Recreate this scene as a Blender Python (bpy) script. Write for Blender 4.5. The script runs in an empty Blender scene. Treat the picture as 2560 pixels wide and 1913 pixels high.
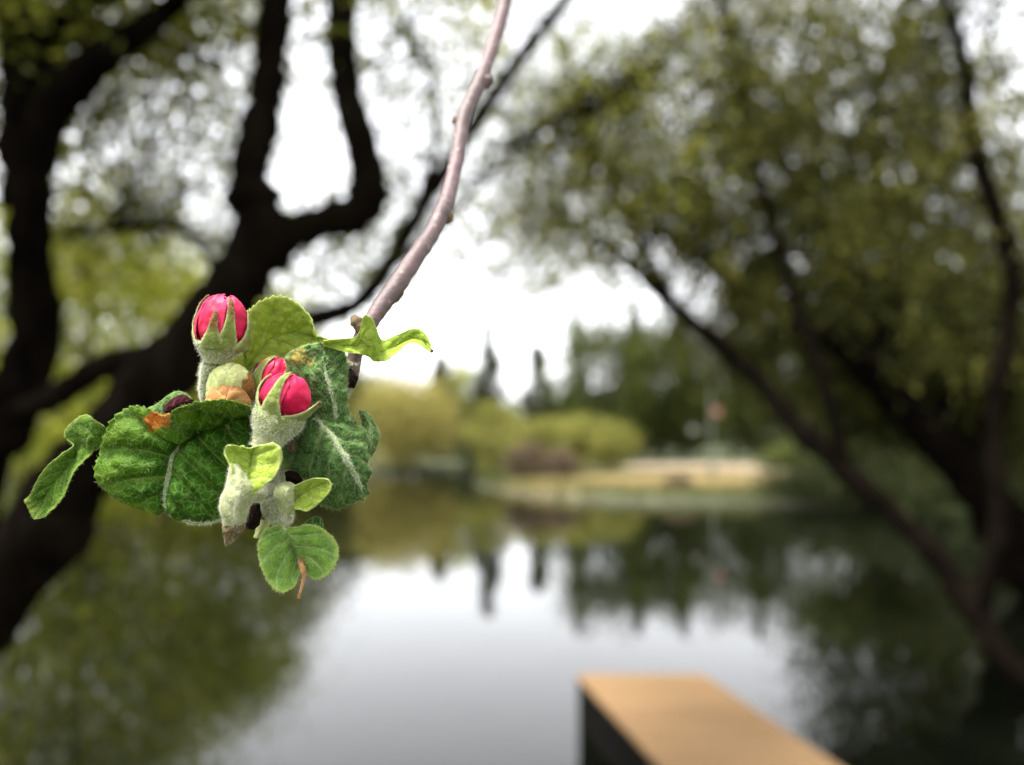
import bpy, bmesh, math, random
import numpy as np
from mathutils import Vector, Matrix, noise as mnoise

R = math.radians
rng = np.random.default_rng(7)
random.seed(7)
scene = bpy.context.scene
col = scene.collection

# ------------------------------------------------------------------ camera
F_PX, W_PX, H_PX = 2009.0, 2560.0, 1913.0
CAM_Z = 2.13                                   # metres above the water
PITCH = math.atan(161.0 / F_PX)
FOCUS = 0.180
cam_data = bpy.data.cameras.new('camera')
cam = bpy.data.objects.new('camera', cam_data)
col.objects.link(cam)
cam.location = (0, 0, CAM_Z)
cam.rotation_euler = (math.pi / 2 + PITCH, 0, 0)
cam_data.sensor_width = 36.0
cam_data.lens = 36.0 * F_PX / W_PX
cam_data.clip_start = 0.01
cam_data.clip_end = 4000.0
cam_data.dof.use_dof = True
cam_data.dof.focus_distance = FOCUS
cam_data.dof.aperture_fstop = 7.0
cam_data.dof.aperture_blades = 0
scene.camera = cam

# ------------------------------------------------------------------ light
SUN_EL, SUN_AZ = R(68), R(-120)                # azimuth measured from +Y towards +X
world = bpy.data.worlds.new('World')
scene.world = world
world.use_nodes = True
nt = world.node_tree
for n in list(nt.nodes): nt.nodes.remove(n)
sky = nt.nodes.new('ShaderNodeTexSky')
sky.sky_type = 'NISHITA'
sky.sun_disc = False
sky.sun_elevation = SUN_EL
sky.sun_rotation = SUN_AZ
sky.air_density = 1.0
sky.dust_density = 1.5
sky.ozone_density = 1.0
hsv = nt.nodes.new('ShaderNodeHueSaturation')
hsv.inputs['Saturation'].default_value = 0.10   # an overcast sky, all cloud
bg = nt.nodes.new('ShaderNodeBackground')
bg.inputs['Strength'].default_value = 0.13
wo = nt.nodes.new('ShaderNodeOutputWorld')
nt.links.new(sky.outputs[0], hsv.inputs['Color'])
nt.links.new(hsv.outputs[0], bg.inputs['Color'])
nt.links.new(bg.outputs[0], wo.inputs['Surface'])

sun_data = bpy.data.lights.new('sun', 'SUN')
sun_data.energy = 2.6
sun_data.angle = R(12)
sun_data.color = (1.0, 0.96, 0.9)
sun = bpy.data.objects.new('sun', sun_data)
col.objects.link(sun)
sd = Vector((math.sin(SUN_AZ) * math.cos(SUN_EL), math.cos(SUN_AZ) * math.cos(SUN_EL), math.sin(SUN_EL)))
sun.rotation_euler = sd.to_track_quat('Z', 'Y').to_euler()

scene.view_settings.view_transform = 'Standard'
scene.view_settings.look = 'None'
scene.view_settings.exposure = 2.4
scene.view_settings.gamma = 1.0
scene.view_settings.use_curve_mapping = False
scene.render.engine = 'CYCLES'
scene.cycles.use_denoising = True
scene.cycles.max_bounces = 8
scene.cycles.transparent_max_bounces = 8
scene.cycles.sample_clamp_indirect = 8

# ------------------------------------------------------------------ helpers
CAM = np.array([0, 0, CAM_Z])
FWD = np.array([0, math.cos(PITCH), math.sin(PITCH)])
UP = np.array([0, -math.sin(PITCH), math.cos(PITCH)])
RIGHT = np.array([1.0, 0, 0])

def ray(px, py):
    return FWD + (px - W_PX / 2) / F_PX * RIGHT - (py - H_PX / 2) / F_PX * UP

def at(px, py, d):
    """world point seen at a photograph pixel, d metres in front of the camera"""
    return CAM + d * ray(px, py)

def on_plane(px, py, z):
    r = ray(px, py)
    return CAM + r * ((z - CAM_Z) / r[2])

def empty(name, loc=(0, 0, 0)):
    o = bpy.data.objects.new(name, None)
    o.empty_display_size = 0.05
    o.location = [float(c) for c in loc]
    col.objects.link(o)
    return o

def tag(o, label=None, cat=None, group=None, kind=None):
    if label: o['label'] = label
    if cat: o['category'] = cat
    if group: o['group'] = group
    if kind: o['kind'] = kind
    return o

def mesh_obj(name, V, Fc, mat, parent=None, smooth=True, attrs=None, uv=None):
    """V: world positions (n,3); Fc: (m,k) int array or list of faces.  Stored relative to the parent's location."""
    V = np.asarray(V, dtype=np.float64)
    me = bpy.data.meshes.new(name)
    off = np.array(parent_world(parent)) if parent is not None else np.zeros(3)
    Vl = (V - off).astype(np.float32)
    if isinstance(Fc, np.ndarray):
        m, k = Fc.shape
        me.vertices.add(len(Vl)); me.vertices.foreach_set('co', Vl.ravel())
        me.loops.add(m * k); me.loops.foreach_set('vertex_index', Fc.astype(np.int32).ravel())
        me.polygons.add(m)
        me.polygons.foreach_set('loop_start', np.arange(0, m * k, k, dtype=np.int32))
        me.polygons.foreach_set('loop_total', np.full(m, k, dtype=np.int32))
        me.update(calc_edges=True)
    else:
        me.from_pydata([tuple(v) for v in Vl], [], Fc)
    me.validate()
    if smooth:
        me.polygons.foreach_set('use_smooth', np.ones(len(me.polygons), dtype=bool))
    if attrs:
        for an, av in attrs.items():
            a = me.attributes.new(an, 'FLOAT', 'POINT')
            a.data.foreach_set('value', np.asarray(av, dtype=np.float32).ravel())
    me.materials.append(mat)
    o = bpy.data.objects.new(name, me)
    col.objects.link(o)
    if parent is not None:
        o.parent = parent
    return o

def parent_world(p):
    v = Vector((0, 0, 0))
    while p is not None:
        v += p.location
        p = p.parent
    return v

def catmull(pts, n):
    """resample control points (k,d) to n points, centripetal-ish, uniform in index"""
    P = np.asarray(pts, dtype=float)
    k = len(P)
    if k == 2:
        t = np.linspace(0, 1, n)[:, None]
        return P[0] * (1 - t) + P[1] * t
    Q = np.vstack([2 * P[0] - P[1], P, 2 * P[-1] - P[-2]])
    t = np.linspace(0, k - 1, n)
    i = np.minimum(t.astype(int), k - 2)
    f = (t - i)[:, None]
    a, b, c, d = Q[i], Q[i + 1], Q[i + 2], Q[i + 3]
    return 0.5 * (2 * b + (c - a) * f + (2 * a - 5 * b + 4 * c - d) * f * f + (3 * b - 3 * c + d - a) * f ** 3)

def tube(path, radii, seg=10, jitter=0.0, r=rng, cap=True):
    """V, F (quads) of a tube along path (n,3) with radii (n,)"""
    P = np.asarray(path, float); n = len(P)
    rad = np.asarray(radii, float)
    T = np.gradient(P, axis=0); T /= np.linalg.norm(T, axis=1)[:, None] + 1e-12
    ref = np.array([0.31, 0.17, 0.93])
    if abs(T[0] @ ref) > .9: ref = np.array([1., 0, 0])
    N = np.empty_like(P); nn = np.cross(T[0], ref); nn /= np.linalg.norm(nn)
    for i in range(n):
        nn = nn - T[i] * (nn @ T[i]); nn /= np.linalg.norm(nn) + 1e-12
        N[i] = nn
    B = np.cross(T, N)
    a = np.linspace(0, 2 * np.pi, seg, endpoint=False)
    rr = rad[:, None] * (1 + jitter * r.normal(size=(n, seg)))
    V = P[:, None, :] + rr[..., None] * (np.cos(a)[None, :, None] * N[:, None, :] + np.sin(a)[None, :, None] * B[:, None, :])
    V = V.reshape(-1, 3)
    i = np.arange(n - 1)[:, None] * seg; j = np.arange(seg)[None, :]; j2 = (j + 1) % seg
    Fq = np.stack([i + j, i + j2, i + seg + j2, i + seg + j], -1).reshape(-1, 4)
    if cap:
        V = np.vstack([V, P[:1] - T[:1] * rad[0] * .3, P[-1:] + T[-1:] * rad[-1] * .3])
        a0, a1 = n * seg, n * seg + 1
        q0 = np.stack([np.full(seg, a0), (np.arange(seg) + 1) % seg, np.arange(seg), np.full(seg, a0)], -1)
        b0 = (n - 1) * seg
        q1 = np.stack([np.full(seg, a1), b0 + np.arange(seg), b0 + (np.arange(seg) + 1) % seg, np.full(seg, a1)], -1)
        faces = [tuple(f) for f in Fq.tolist()] + [tuple(f[:3]) for f in q0.tolist()] + [tuple(f[:3]) for f in q1.tolist()]
        return V, faces
    return V, Fq

def merge(parts):
    Vs, Fs, o = [], [], 0
    for V, Fc in parts:
        Vs.append(V)
        if isinstance(Fc, np.ndarray): Fs.append(Fc + o)
        else: Fs += [tuple(i + o for i in f) for f in Fc]
        o += len(V)
    if Fs and isinstance(Fs[0], np.ndarray): Fs = np.vstack(Fs)
    return np.vstack(Vs), Fs

# ------------------------------------------------------------------ materials
def new_mat(name):
    m = bpy.data.materials.new(name); m.use_nodes = True
    t = m.node_tree
    for n in list(t.nodes): t.nodes.remove(n)
    out = t.nodes.new('ShaderNodeOutputMaterial')
    return m, t, out

def nd(t, typ, **kw):
    n = t.nodes.new(typ)
    for k, v in kw.items():
        if k in n.inputs: n.inputs[k].default_value = v
        else: setattr(n, k, v)
    return n

def lk(t, a, b): t.links.new(a, b)

def c4(c): return (c[0], c[1], c[2], 1.0)

def ramp(t, fac, stops):
    r = t.nodes.new('ShaderNodeValToRGB')
    el = r.color_ramp.elements
    while len(el) < len(stops): el.new(0.5)
    for e, (p, c) in zip(el, stops):
        e.position = p; e.color = c4(c)
    lk(t, fac, r.inputs[0])
    return r.outputs[0]

def mixc(t, fac, a, b):
    m = t.nodes.new('ShaderNodeMix'); m.data_type = 'RGBA'
    for val, idx in ((a, 6), (b, 7)):
        if isinstance(val, tuple): m.inputs[idx].default_value = c4(val)
        else: lk(t, val, m.inputs[idx])
    if isinstance(fac, (int, float)): m.inputs[0].default_value = fac
    else: lk(t, fac, m.inputs[0])
    return m.outputs[2]

def math_n(t, op, a, b=None):
    m = t.nodes.new('ShaderNodeMath'); m.operation = op
    for i, x in enumerate((a, b)):
        if x is None: continue
        if isinstance(x, (int, float)): m.inputs[i].default_value = x
        else: lk(t, x, m.inputs[i])
    return m.outputs[0]

def foliage_mat(name, stops, trans=0.3, rough=0.6):
    """far and mid foliage: one tint per leaf from the 'tint' attribute"""
    m, t, out = new_mat(name)
    a = nd(t, 'ShaderNodeAttribute', attribute_name='tint')
    c = ramp(t, a.outputs['Fac'], stops)
    p = nd(t, 'ShaderNodeBsdfPrincipled', Roughness=rough)
    p.inputs['Specular IOR Level'].default_value = 0.08
    lk(t, c, p.inputs['Base Color'])
    tr = nd(t, 'ShaderNodeBsdfTranslucent'); lk(t, c, tr.inputs['Color'])
    mx = nd(t, 'ShaderNodeMixShader', Fac=trans)
    lk(t, p.outputs[0], mx.inputs[1]); lk(t, tr.outputs[0], mx.inputs[2])
    lk(t, mx.outputs[0], out.inputs['Surface'])
    return m

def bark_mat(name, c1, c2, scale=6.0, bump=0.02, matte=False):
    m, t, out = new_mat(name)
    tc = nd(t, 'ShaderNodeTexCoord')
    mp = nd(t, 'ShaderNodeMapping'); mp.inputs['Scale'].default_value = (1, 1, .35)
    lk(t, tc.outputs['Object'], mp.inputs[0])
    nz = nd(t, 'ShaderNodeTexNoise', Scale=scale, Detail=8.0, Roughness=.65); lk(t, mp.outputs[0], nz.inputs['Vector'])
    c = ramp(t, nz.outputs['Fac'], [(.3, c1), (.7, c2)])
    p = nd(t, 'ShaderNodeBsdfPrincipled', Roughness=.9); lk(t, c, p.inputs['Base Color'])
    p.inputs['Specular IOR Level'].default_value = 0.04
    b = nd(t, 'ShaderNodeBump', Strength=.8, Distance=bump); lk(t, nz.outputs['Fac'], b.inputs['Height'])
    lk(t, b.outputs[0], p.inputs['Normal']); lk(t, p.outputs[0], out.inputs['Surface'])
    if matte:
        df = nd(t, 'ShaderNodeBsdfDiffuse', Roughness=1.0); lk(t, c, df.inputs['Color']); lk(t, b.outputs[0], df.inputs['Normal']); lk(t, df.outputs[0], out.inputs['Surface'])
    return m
# ================================================================== THE SETTING
LAKE = np.array([(-1.2, 2.1), (-2.3, 2.6), (-3.4, 4.2), (-5.2, 7.0), (-9.0, 12.5), (-14, 19), (-22, 32), (-31, 50), (-33, 66),
                 (-22, 70), (-12, 68), (-4, 69), (-2.2, 74), (-.4, 66), (-2.4, 52), (-2.0, 44), (0.0, 36.5), (2.2, 33), (6, 31), (10, 30), (13, 27.5),
                 (14.5, 24), (10.7, 16.5), (7.4, 11), (5.7, 8), (4.3, 5), (3.5, 3.2), (2.6, 1.9), (0.5, 1.9)])

def lake_sdf(X, Y):
    """signed distance to the lake shore, negative over the water"""
    n = len(LAKE); d2 = np.full(X.shape, 1e12); inside = np.zeros(X.shape, bool)
    for i in range(n):
        (x0, y0), (x1, y1) = LAKE[i], LAKE[(i + 1) % n]
        ex, ey = x1 - x0, y1 - y0
        t = np.clip(((X - x0) * ex + (Y - y0) * ey) / (ex * ex + ey * ey), 0, 1)
        d2 = np.minimum(d2, (X - x0 - t * ex) ** 2 + (Y - y0 - t * ey) ** 2)
        c = ((y0 <= Y) != (y1 <= Y)) & (X < (x1 - x0) * (Y - y0) / (y1 - y0 + 1e-12) + x0)
        inside ^= c
    return np.where(inside, -1, 1) * np.sqrt(d2)

def ground_z(X, Y):
    X = np.asarray(X, float); Y = np.asarray(Y, float)
    w = .35 * np.sin(X * .9 + Y * .3) + .25 * np.sin(Y * 1.3 - X * .5)
    d = lake_sdf(X, Y) + .5 * w * np.clip(np.hypot(X, Y) / 30, .05, 1)
    land = .38 * (1 - np.exp(-np.maximum(d, 0) / .5)) + .012 * np.maximum(d, 0) + .0002 * np.minimum(np.maximum(d, 0), 120) ** 2
    land += .05 * np.sin(X * .7) * np.sin(Y * .6) * (d > .5)
    return np.where(d > 0, land, np.maximum(-1.6, .35 * d) - .02)

def gz(x, y): return float(ground_z(np.array([x]), np.array([y]))[0])

def build_ground():
    n = 330
    s = np.linspace(-6.6, 6.6, n)
    xs = 3.2 * np.sinh(s); ys = 3.2 * np.sinh(np.linspace(-5.2, 6.6, n))
    X, Y = np.meshgrid(xs, ys)
    Z = ground_z(X, Y)
    V = np.stack([X, Y, Z], -1).reshape(-1, 3)
    i = np.arange(n - 1)[:, None] * n + np.arange(n - 1)[None, :]
    Fq = np.stack([i, i + 1, i + n + 1, i + n], -1).reshape(-1, 4)
    m, t, out = new_mat('bank_ground')
    g = nd(t, 'ShaderNodeNewGeometry')
    nz = nd(t, 'ShaderNodeTexNoise', Scale=.16, Detail=5.0); lk(t, g.outputs['Position'], nz.inputs['Vector'])
    nf = nd(t, 'ShaderNodeTexNoise', Scale=2.5, Detail=6.0); lk(t, g.outputs['Position'], nf.inputs['Vector'])
    grass = ramp(t, nf.outputs['Fac'], [(.3, (.02, .03, .007)), (.6, (.045, .055, .014)), (.8, (.07, .068, .022))])
    dry = ramp(t, nf.outputs['Fac'], [(.3, (.17, .135, .06)), (.7, (.30, .235, .115))])
    sand = ramp(t, nf.outputs['Fac'], [(.3, (.12, .088, .056)), (.7, (.18, .132, .085))])
    sep = nd(t, 'ShaderNodeSeparateXYZ'); lk(t, g.outputs['Position'], sep.inputs[0])
    # dry grass over the point, bare sandy path further back
    def patch(cx, cy, rx, ry, soft):
        a = math_n(t, 'DIVIDE', math_n(t, 'SUBTRACT', sep.outputs[0], cx), rx)
        b = math_n(t, 'DIVIDE', math_n(t, 'SUBTRACT', sep.outputs[1], cy), ry)
        d = math_n(t, 'SQRT', math_n(t, 'ADD', math_n(t, 'MULTIPLY', a, a), math_n(t, 'MULTIPLY', b, b)))
        d = math_n(t, 'ADD', d, math_n(t, 'MULTIPLY', math_n(t, 'SUBTRACT', nz.outputs['Fac'], .5), .9))
        mr = nd(t, 'ShaderNodeMapRange', clamp=True); lk(t, d, mr.inputs[0])
        mr.inputs[1].default_value = 1 + soft; mr.inputs[2].default_value = 1 - soft
        return mr.outputs[0]
    c = mixc(t, patch(8, 39, 8.5, 6.0, .25), grass, dry)
    c = mixc(t, patch(14, 60, 7.5, 14, .45), c, sand)
    wet = nd(t, 'ShaderNodeMapRange', clamp=True); lk(t, sep.outputs[2], wet.inputs[0])
    wet.inputs[1].default_value = .16; wet.inputs[2].default_value = .02
    c = mixc(t, wet.outputs[0], c, (.025, .022, .014))
    p = nd(t, 'ShaderNodeBsdfPrincipled', Roughness=.95); lk(t, c, p.inputs['Base Color'])
    b = nd(t, 'ShaderNodeBump', Strength=.6, Distance=.05); lk(t, nf.outputs['Fac'], b.inputs['Height']); lk(t, b.outputs[0], p.inputs['Normal'])
    lk(t, p.outputs[0], out.inputs['Surface'])
    tag(mesh_obj('ground', V, Fq, m), 'grassy earth bank around the pond with a sandy path', 'ground', kind='structure')

def build_water():
    m, t, out = new_mat('pond_water')
    g = nd(t, 'ShaderNodeNewGeometry')
    mp = nd(t, 'ShaderNodeMapping'); mp.inputs['Scale'].default_value = (.8, .35, 1); lk(t, g.outputs['Position'], mp.inputs[0])
    nz = nd(t, 'ShaderNodeTexNoise', Scale=1.4, Detail=3.0); lk(t, mp.outputs[0], nz.inputs['Vector'])
    p = nd(t, 'ShaderNodeBsdfPrincipled', Roughness=.03, IOR=1.33)
    p.inputs['Base Color'].default_value = (.0016, .002, .0011, 1)
    b = nd(t, 'ShaderNodeBump', Strength=.25, Distance=.02); lk(t, nz.outputs['Fac'], b.inputs['Height'])
    lk(t, b.outputs[0], p.inputs['Normal']); lk(t, p.outputs[0], out.inputs['Surface'])
    s = 500.
    V = np.array([(-s, -60, 0), (s, -60, 0), (s, s, 0), (-s, s, 0)], float)
    tag(mesh_obj('water', V, np.array([[0, 1, 2, 3]]), m, smooth=False), 'calm pond water mirroring the sky and trees', 'water', kind='structure')

build_ground()
build_water()

# ------------------------------------------------------------------ foliage
def leaf_quads(C, size, aspect=.5, r=rng, droop=0.0, tint=None, pointy=True):
    """one kite-shaped leaf per centre; random pose"""
    n = len(C)
    a = r.normal(size=(n, 3)); a[:, 2] -= droop
    a /= np.linalg.norm(a, axis=1)[:, None]
    b = r.normal(size=(n, 3)); b -= a * (a * b).sum(1)[:, None]; b /= np.linalg.norm(b, axis=1)[:, None]
    L = (size * r.uniform(.6, 1.3, n))[:, None]; Wd = L * aspect
    V = np.empty((n, 4, 3))
    V[:, 0] = C - a * L * .5; V[:, 2] = C + a * L * .5
    V[:, 1] = C + b * Wd * .5 - a * L * .05; V[:, 3] = C - b * Wd * .5 - a * L * .05
    Fq = np.arange(n * 4).reshape(n, 4)
    if tint is None: tint = r.uniform(0, 1, n)
    return V.reshape(-1, 3), Fq, np.repeat(np.clip(tint, 0, 1), 4)

M_BARK_DARK = bark_mat('shade_dark_bark', (.0012, .0009, .0007), (.0075, .0058, .0042), 9, .012, True)  # near-black colour carries the trunks' shade; real bark is lighter
M_BARK = bark_mat('grey_brown_bark', (.03, .025, .02), (.09, .075, .06), 4, .03)
M_OLIVE = foliage_mat('olive_leaves', [(0, (.012, .015, .003)), (.5, (.046, .050, .010)), (1, (.155, .148, .030))], .4)
M_SPRING = foliage_mat('young_spring_leaves', [(0, (.035, .042, .005)), (.5, (.11, .12, .015)), (1, (.28, .27, .045))], .55)
M_GREEN = foliage_mat('fresh_green_leaves', [(0, (.036, .05, .004)), (.5, (.15, .17, .013)), (1, (.38, .38, .05))], .45)
M_YELLOW = foliage_mat('yellow_willow_leaves', [(0, (.13, .118, .028)), (.5, (.27, .24, .065)), (1, (.40, .35, .11))], .35)
M_DARK = foliage_mat('dark_evergreen_needles', [(0, (.007, .010, .003)), (.6, (.017, .023, .006)), (1, (.038, .046, .012))], .15)
M_MID = foliage_mat('mid_green_leaves', [(0, (.012, .018, .004)), (.5, (.036, .048, .009)), (1, (.105, .122, .024))], .3)
M_BROWN = foliage_mat('bare_brown_twigs', [(0, (.05, .035, .022)), (1, (.15, .11, .07))], .1)
M_SHRUB = foliage_mat('lime_shrub_leaves', [(0, (.085, .09, .016)), (.5, (.18, .18, .040)), (1, (.30, .285, .075))], .35)

def crown_points(h, rx, base, shape, n, r, clumps=60):
    """points of a crown standing on z=0: h top, base = height of the lowest leaves"""
    c = r.normal(size=(clumps, 3)); c /= np.linalg.norm(c, axis=1)[:, None]
    c *= (r.uniform(.25, 1, clumps) ** .45)[:, None]
    if shape == 'cone':
        f = r.uniform(0, 1, clumps) ** .75            # fraction down from the tip
        ang = r.uniform(0, 2 * np.pi, clumps)
        rad = rx * (f * .95 + .04) * r.uniform(.35, 1, clumps)
        c = np.stack([np.cos(ang) * rad, np.sin(ang) * rad, h - f * (h - base)], 1)
        sig = np.stack([rx * (.08 + .16 * f)] * 2 + [np.full(clumps, (h - base) * .035)], 1)
    else:
        k = rx * .23
        zc, hz = (h + base) / 2, (h - base) / 2
        c = c * np.array([rx * .88, rx * .88, hz * .9]) + np.array([0, 0, zc])
        if shape == 'dome': 
            up = c[:, 2] < base + .15 * h
            c[up, 2] = base + .15 * h
        sig = np.stack([np.full(clumps, k), np.full(clumps, k), np.full(clumps, k * .8)], 1)
    idx = r.integers(0, clumps, n)
    P = c[idx] + r.normal(size=(n, 3)) * sig[idx]
    P[:, 2] = np.maximum(P[:, 2], base * .6 + .1)
    ct = r.uniform(-.25, .25, clumps)
    return P, np.clip(.5 + ct[idx] + r.normal(0, .2, n), 0, 1), c

def tree(name, label, cat, x, y, h, rx, mat, base=None, shape='round', n=5000, leaf=.3, clumps=70, seed=1, group=None, trunk_r=None, aspect=.55, bark=None, sub=-.05):
    r = np.random.default_rng(seed)
    z0 = gz(x, y) + sub
    base = h * .18 if base is None else base
    root = empty(name, (x, y, z0))
    tag(root, label, cat, group)
    P, tint, C = crown_points(h, rx, base, shape, n, r, clumps)
    tr = trunk_r or h * .018
    zt = np.linspace(0, h * (.93 if shape == 'cone' else .75), 9)
    path = np.stack([x + np.cumsum(r.normal(0, h * .006, 9)), y + np.cumsum(r.normal(0, h * .006, 9)), z0 + zt], 1)
    path[0, :2] = (x, y)
    rad = tr * np.linspace(1, .2, 9); rad[0] *= 1.4
    V, Fc = tube(path, rad, 8, .06, r)
    tk = mesh_obj('trunk', V, Fc, bark or M_BARK, root)
    parts = []
    for c in C[:: max(1, len(C) // 26)]:
        zs = np.clip(c[2] - .25 * np.hypot(c[0], c[1]) - .1 * h * (shape != 'cone'), .12 * h, zt[-1])
        k = np.searchsorted(zt, zs).clip(1, 8)
        f = (zs - zt[k - 1]) / (zt[k] - zt[k - 1])
        p0 = path[k - 1] * (1 - f) + path[k] * f
        p2 = c + np.array([x, y, z0]); p1 = (p0 + p2) / 2 + np.array([0, 0, -.03 * h]) + r.normal(0, .02 * h, 3)
        pp = catmull([p0, p1, p2], 6)
        parts.append(tube(pp, tr * .33 * np.linspace(1, .15, 6), 5, 0, r, cap=False))
    V, Fc = merge(parts)
    tag(mesh_obj('limbs', V, Fc, bark or M_BARK, root), kind='stuff')
    V, Fq, tv = leaf_quads(P + np.array([x, y, z0]), leaf, aspect, r, .2, tint)
    tag(mesh_obj('crown', V, Fq, mat, root, attrs={'tint': tv}, smooth=False), kind='stuff')
    return root

def px_x(px, y): return (px - W_PX / 2) / F_PX * y     # plan position under a picture column

def top_h(py, y):                                     # height of a tree whose tip shows at picture row py
    return CAM_Z + (1117.5 - py) / F_PX * y

# trees round the pond (column, distance, tip row, crown radius, ...)
TB = 'trees around the far side of the pond'
far = [
 # name, label, px, dist, tip row, rx, material, shape, base, n, leaf
 ('willow_tree', 'round yellow-green weeping willow dome at the water edge', 1010, 70.5, 945, 4.9, M_YELLOW, 'dome', .3, 16000, .30),
 ('spruce_tree', 'dark spruce with a narrow tip behind the yellow willow', 1100, 92, 885, 3.0, M_DARK, 'cone', .6, 9000, .34),
 ('spruce_tree', 'tallest dark spruce, pointed, beside the open white sky', 1222, 84, 815, 3.3, M_DARK, 'cone', .6, 9000, .34),
 ('spruce_tree', 'dark slim spruce behind the lime shrubs', 1345, 90, 845, 3.0, M_DARK, 'cone', .6, 8000, .34),
 ('broadleaf_tree', 'dark broad tree behind the lime shrubs, left of the thin post', 1500, 82, 775, 6.2, M_MID, 'round', 1.5, 12000, .42),
 ('broadleaf_tree', 'olive broad tree standing behind the sandy path', 1655, 86, 800, 6.0, M_MID, 'round', 1.2, 12000, .42),
 ('spruce_tree', 'dark spruce overtopping the trees beyond the sandy path', 1590, 98, 770, 3.2, M_DARK, 'cone', .6, 8000, .36),
 ('broadleaf_tree', 'dark green tree behind the thin post', 1830, 84, 770, 6.6, M_MID, 'round', 1.0, 12000, .42),
 ('broadleaf_tree', 'dark green tree behind the overhanging limbs, right of the post', 2040, 78, 720, 6.8, M_MID, 'round', 1.0, 12000, .42),
 ('spruce_tree', 'dark spruce standing in the shade behind the right-hand limbs', 2190, 74, 690, 3.2, M_DARK, 'cone', .6, 8000, .36),
 ('broadleaf_tree', 'shaded olive tree at the right end of the far bank', 2330, 60, 600, 6.4, M_MID, 'round', .6, 12000, .36),
 ('broadleaf_tree', 'shaded olive tree low over the right bank behind the leaning willow', 2530, 36, 560, 5.2, M_OLIVE, 'round', .4, 12000, .26),
 ('spruce_tree', 'dark spruce behind the middle of the lime shrub row', 1440, 94, 770, 2.8, M_DARK, 'cone', .6, 8000, .36),
 ('spruce_tree', 'tall dark spruce left of the thin post', 1700, 92, 752, 2.8, M_DARK, 'cone', .6, 8000, .36),
 ('spruce_tree', 'dark spruce right of the thin post', 1885, 90, 748, 2.8, M_DARK, 'cone', .6, 8000, .36),
 ('broadleaf_tree', 'rounded fresh green tree between the two dark spruces', 1150, 100, 890, 4.0, M_GREEN, 'round', .6, 9000, .4),
 ('broadleaf_tree', 'tall dense dark tree on the shaded right shore mirrored in the water', 2190, 30.5, 480, 3.3, M_MID, 'round', .4, 20000, .2),
 ('broadleaf_tree', 'yellow-green bushy tree on the left bank beside the forked dark tree', 205, 21, 330, 3.3, M_GREEN, 'round', .3, 19000, .17),
 ('broadleaf_tree', 'bright green tree framed between the two dark trunks', 420, 28, 500, 3.6, M_GREEN, 'round', .3, 17000, .2),
 ('broadleaf_tree', 'olive green tree behind the forked dark trunk', 590, 40, 650, 4.2, M_GREEN, 'round', .3, 18000, .26),
 ('broadleaf_tree', 'pale green tree left of the yellow willow dome', 745, 56, 800, 4.6, M_OLIVE, 'round', .3, 12000, .32),
 ('broadleaf_tree', 'dark green tree on the far left bank behind the bright ones', 60, 30, 520, 4.0, M_MID, 'round', .3, 11000, .24),
 ('broadleaf_tree', 'low dark tree at the head of the pond behind the willow', 880, 82, 905, 4.6, M_MID, 'round', .3, 9000, .4),
]
for i, (nm, lb, px, dist, tip, rx, mt, sh, bs, n, lf) in enumerate(far):
    x = px_x(px, dist)
    z0 = gz(x, dist)
    tree(nm, lb, 'tree', x, dist, top_h(tip, dist) - z0, rx, mt, bs, sh, n, lf, seed=100 + i, group=TB, clumps=110 if sh == 'dome' else 75)

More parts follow.
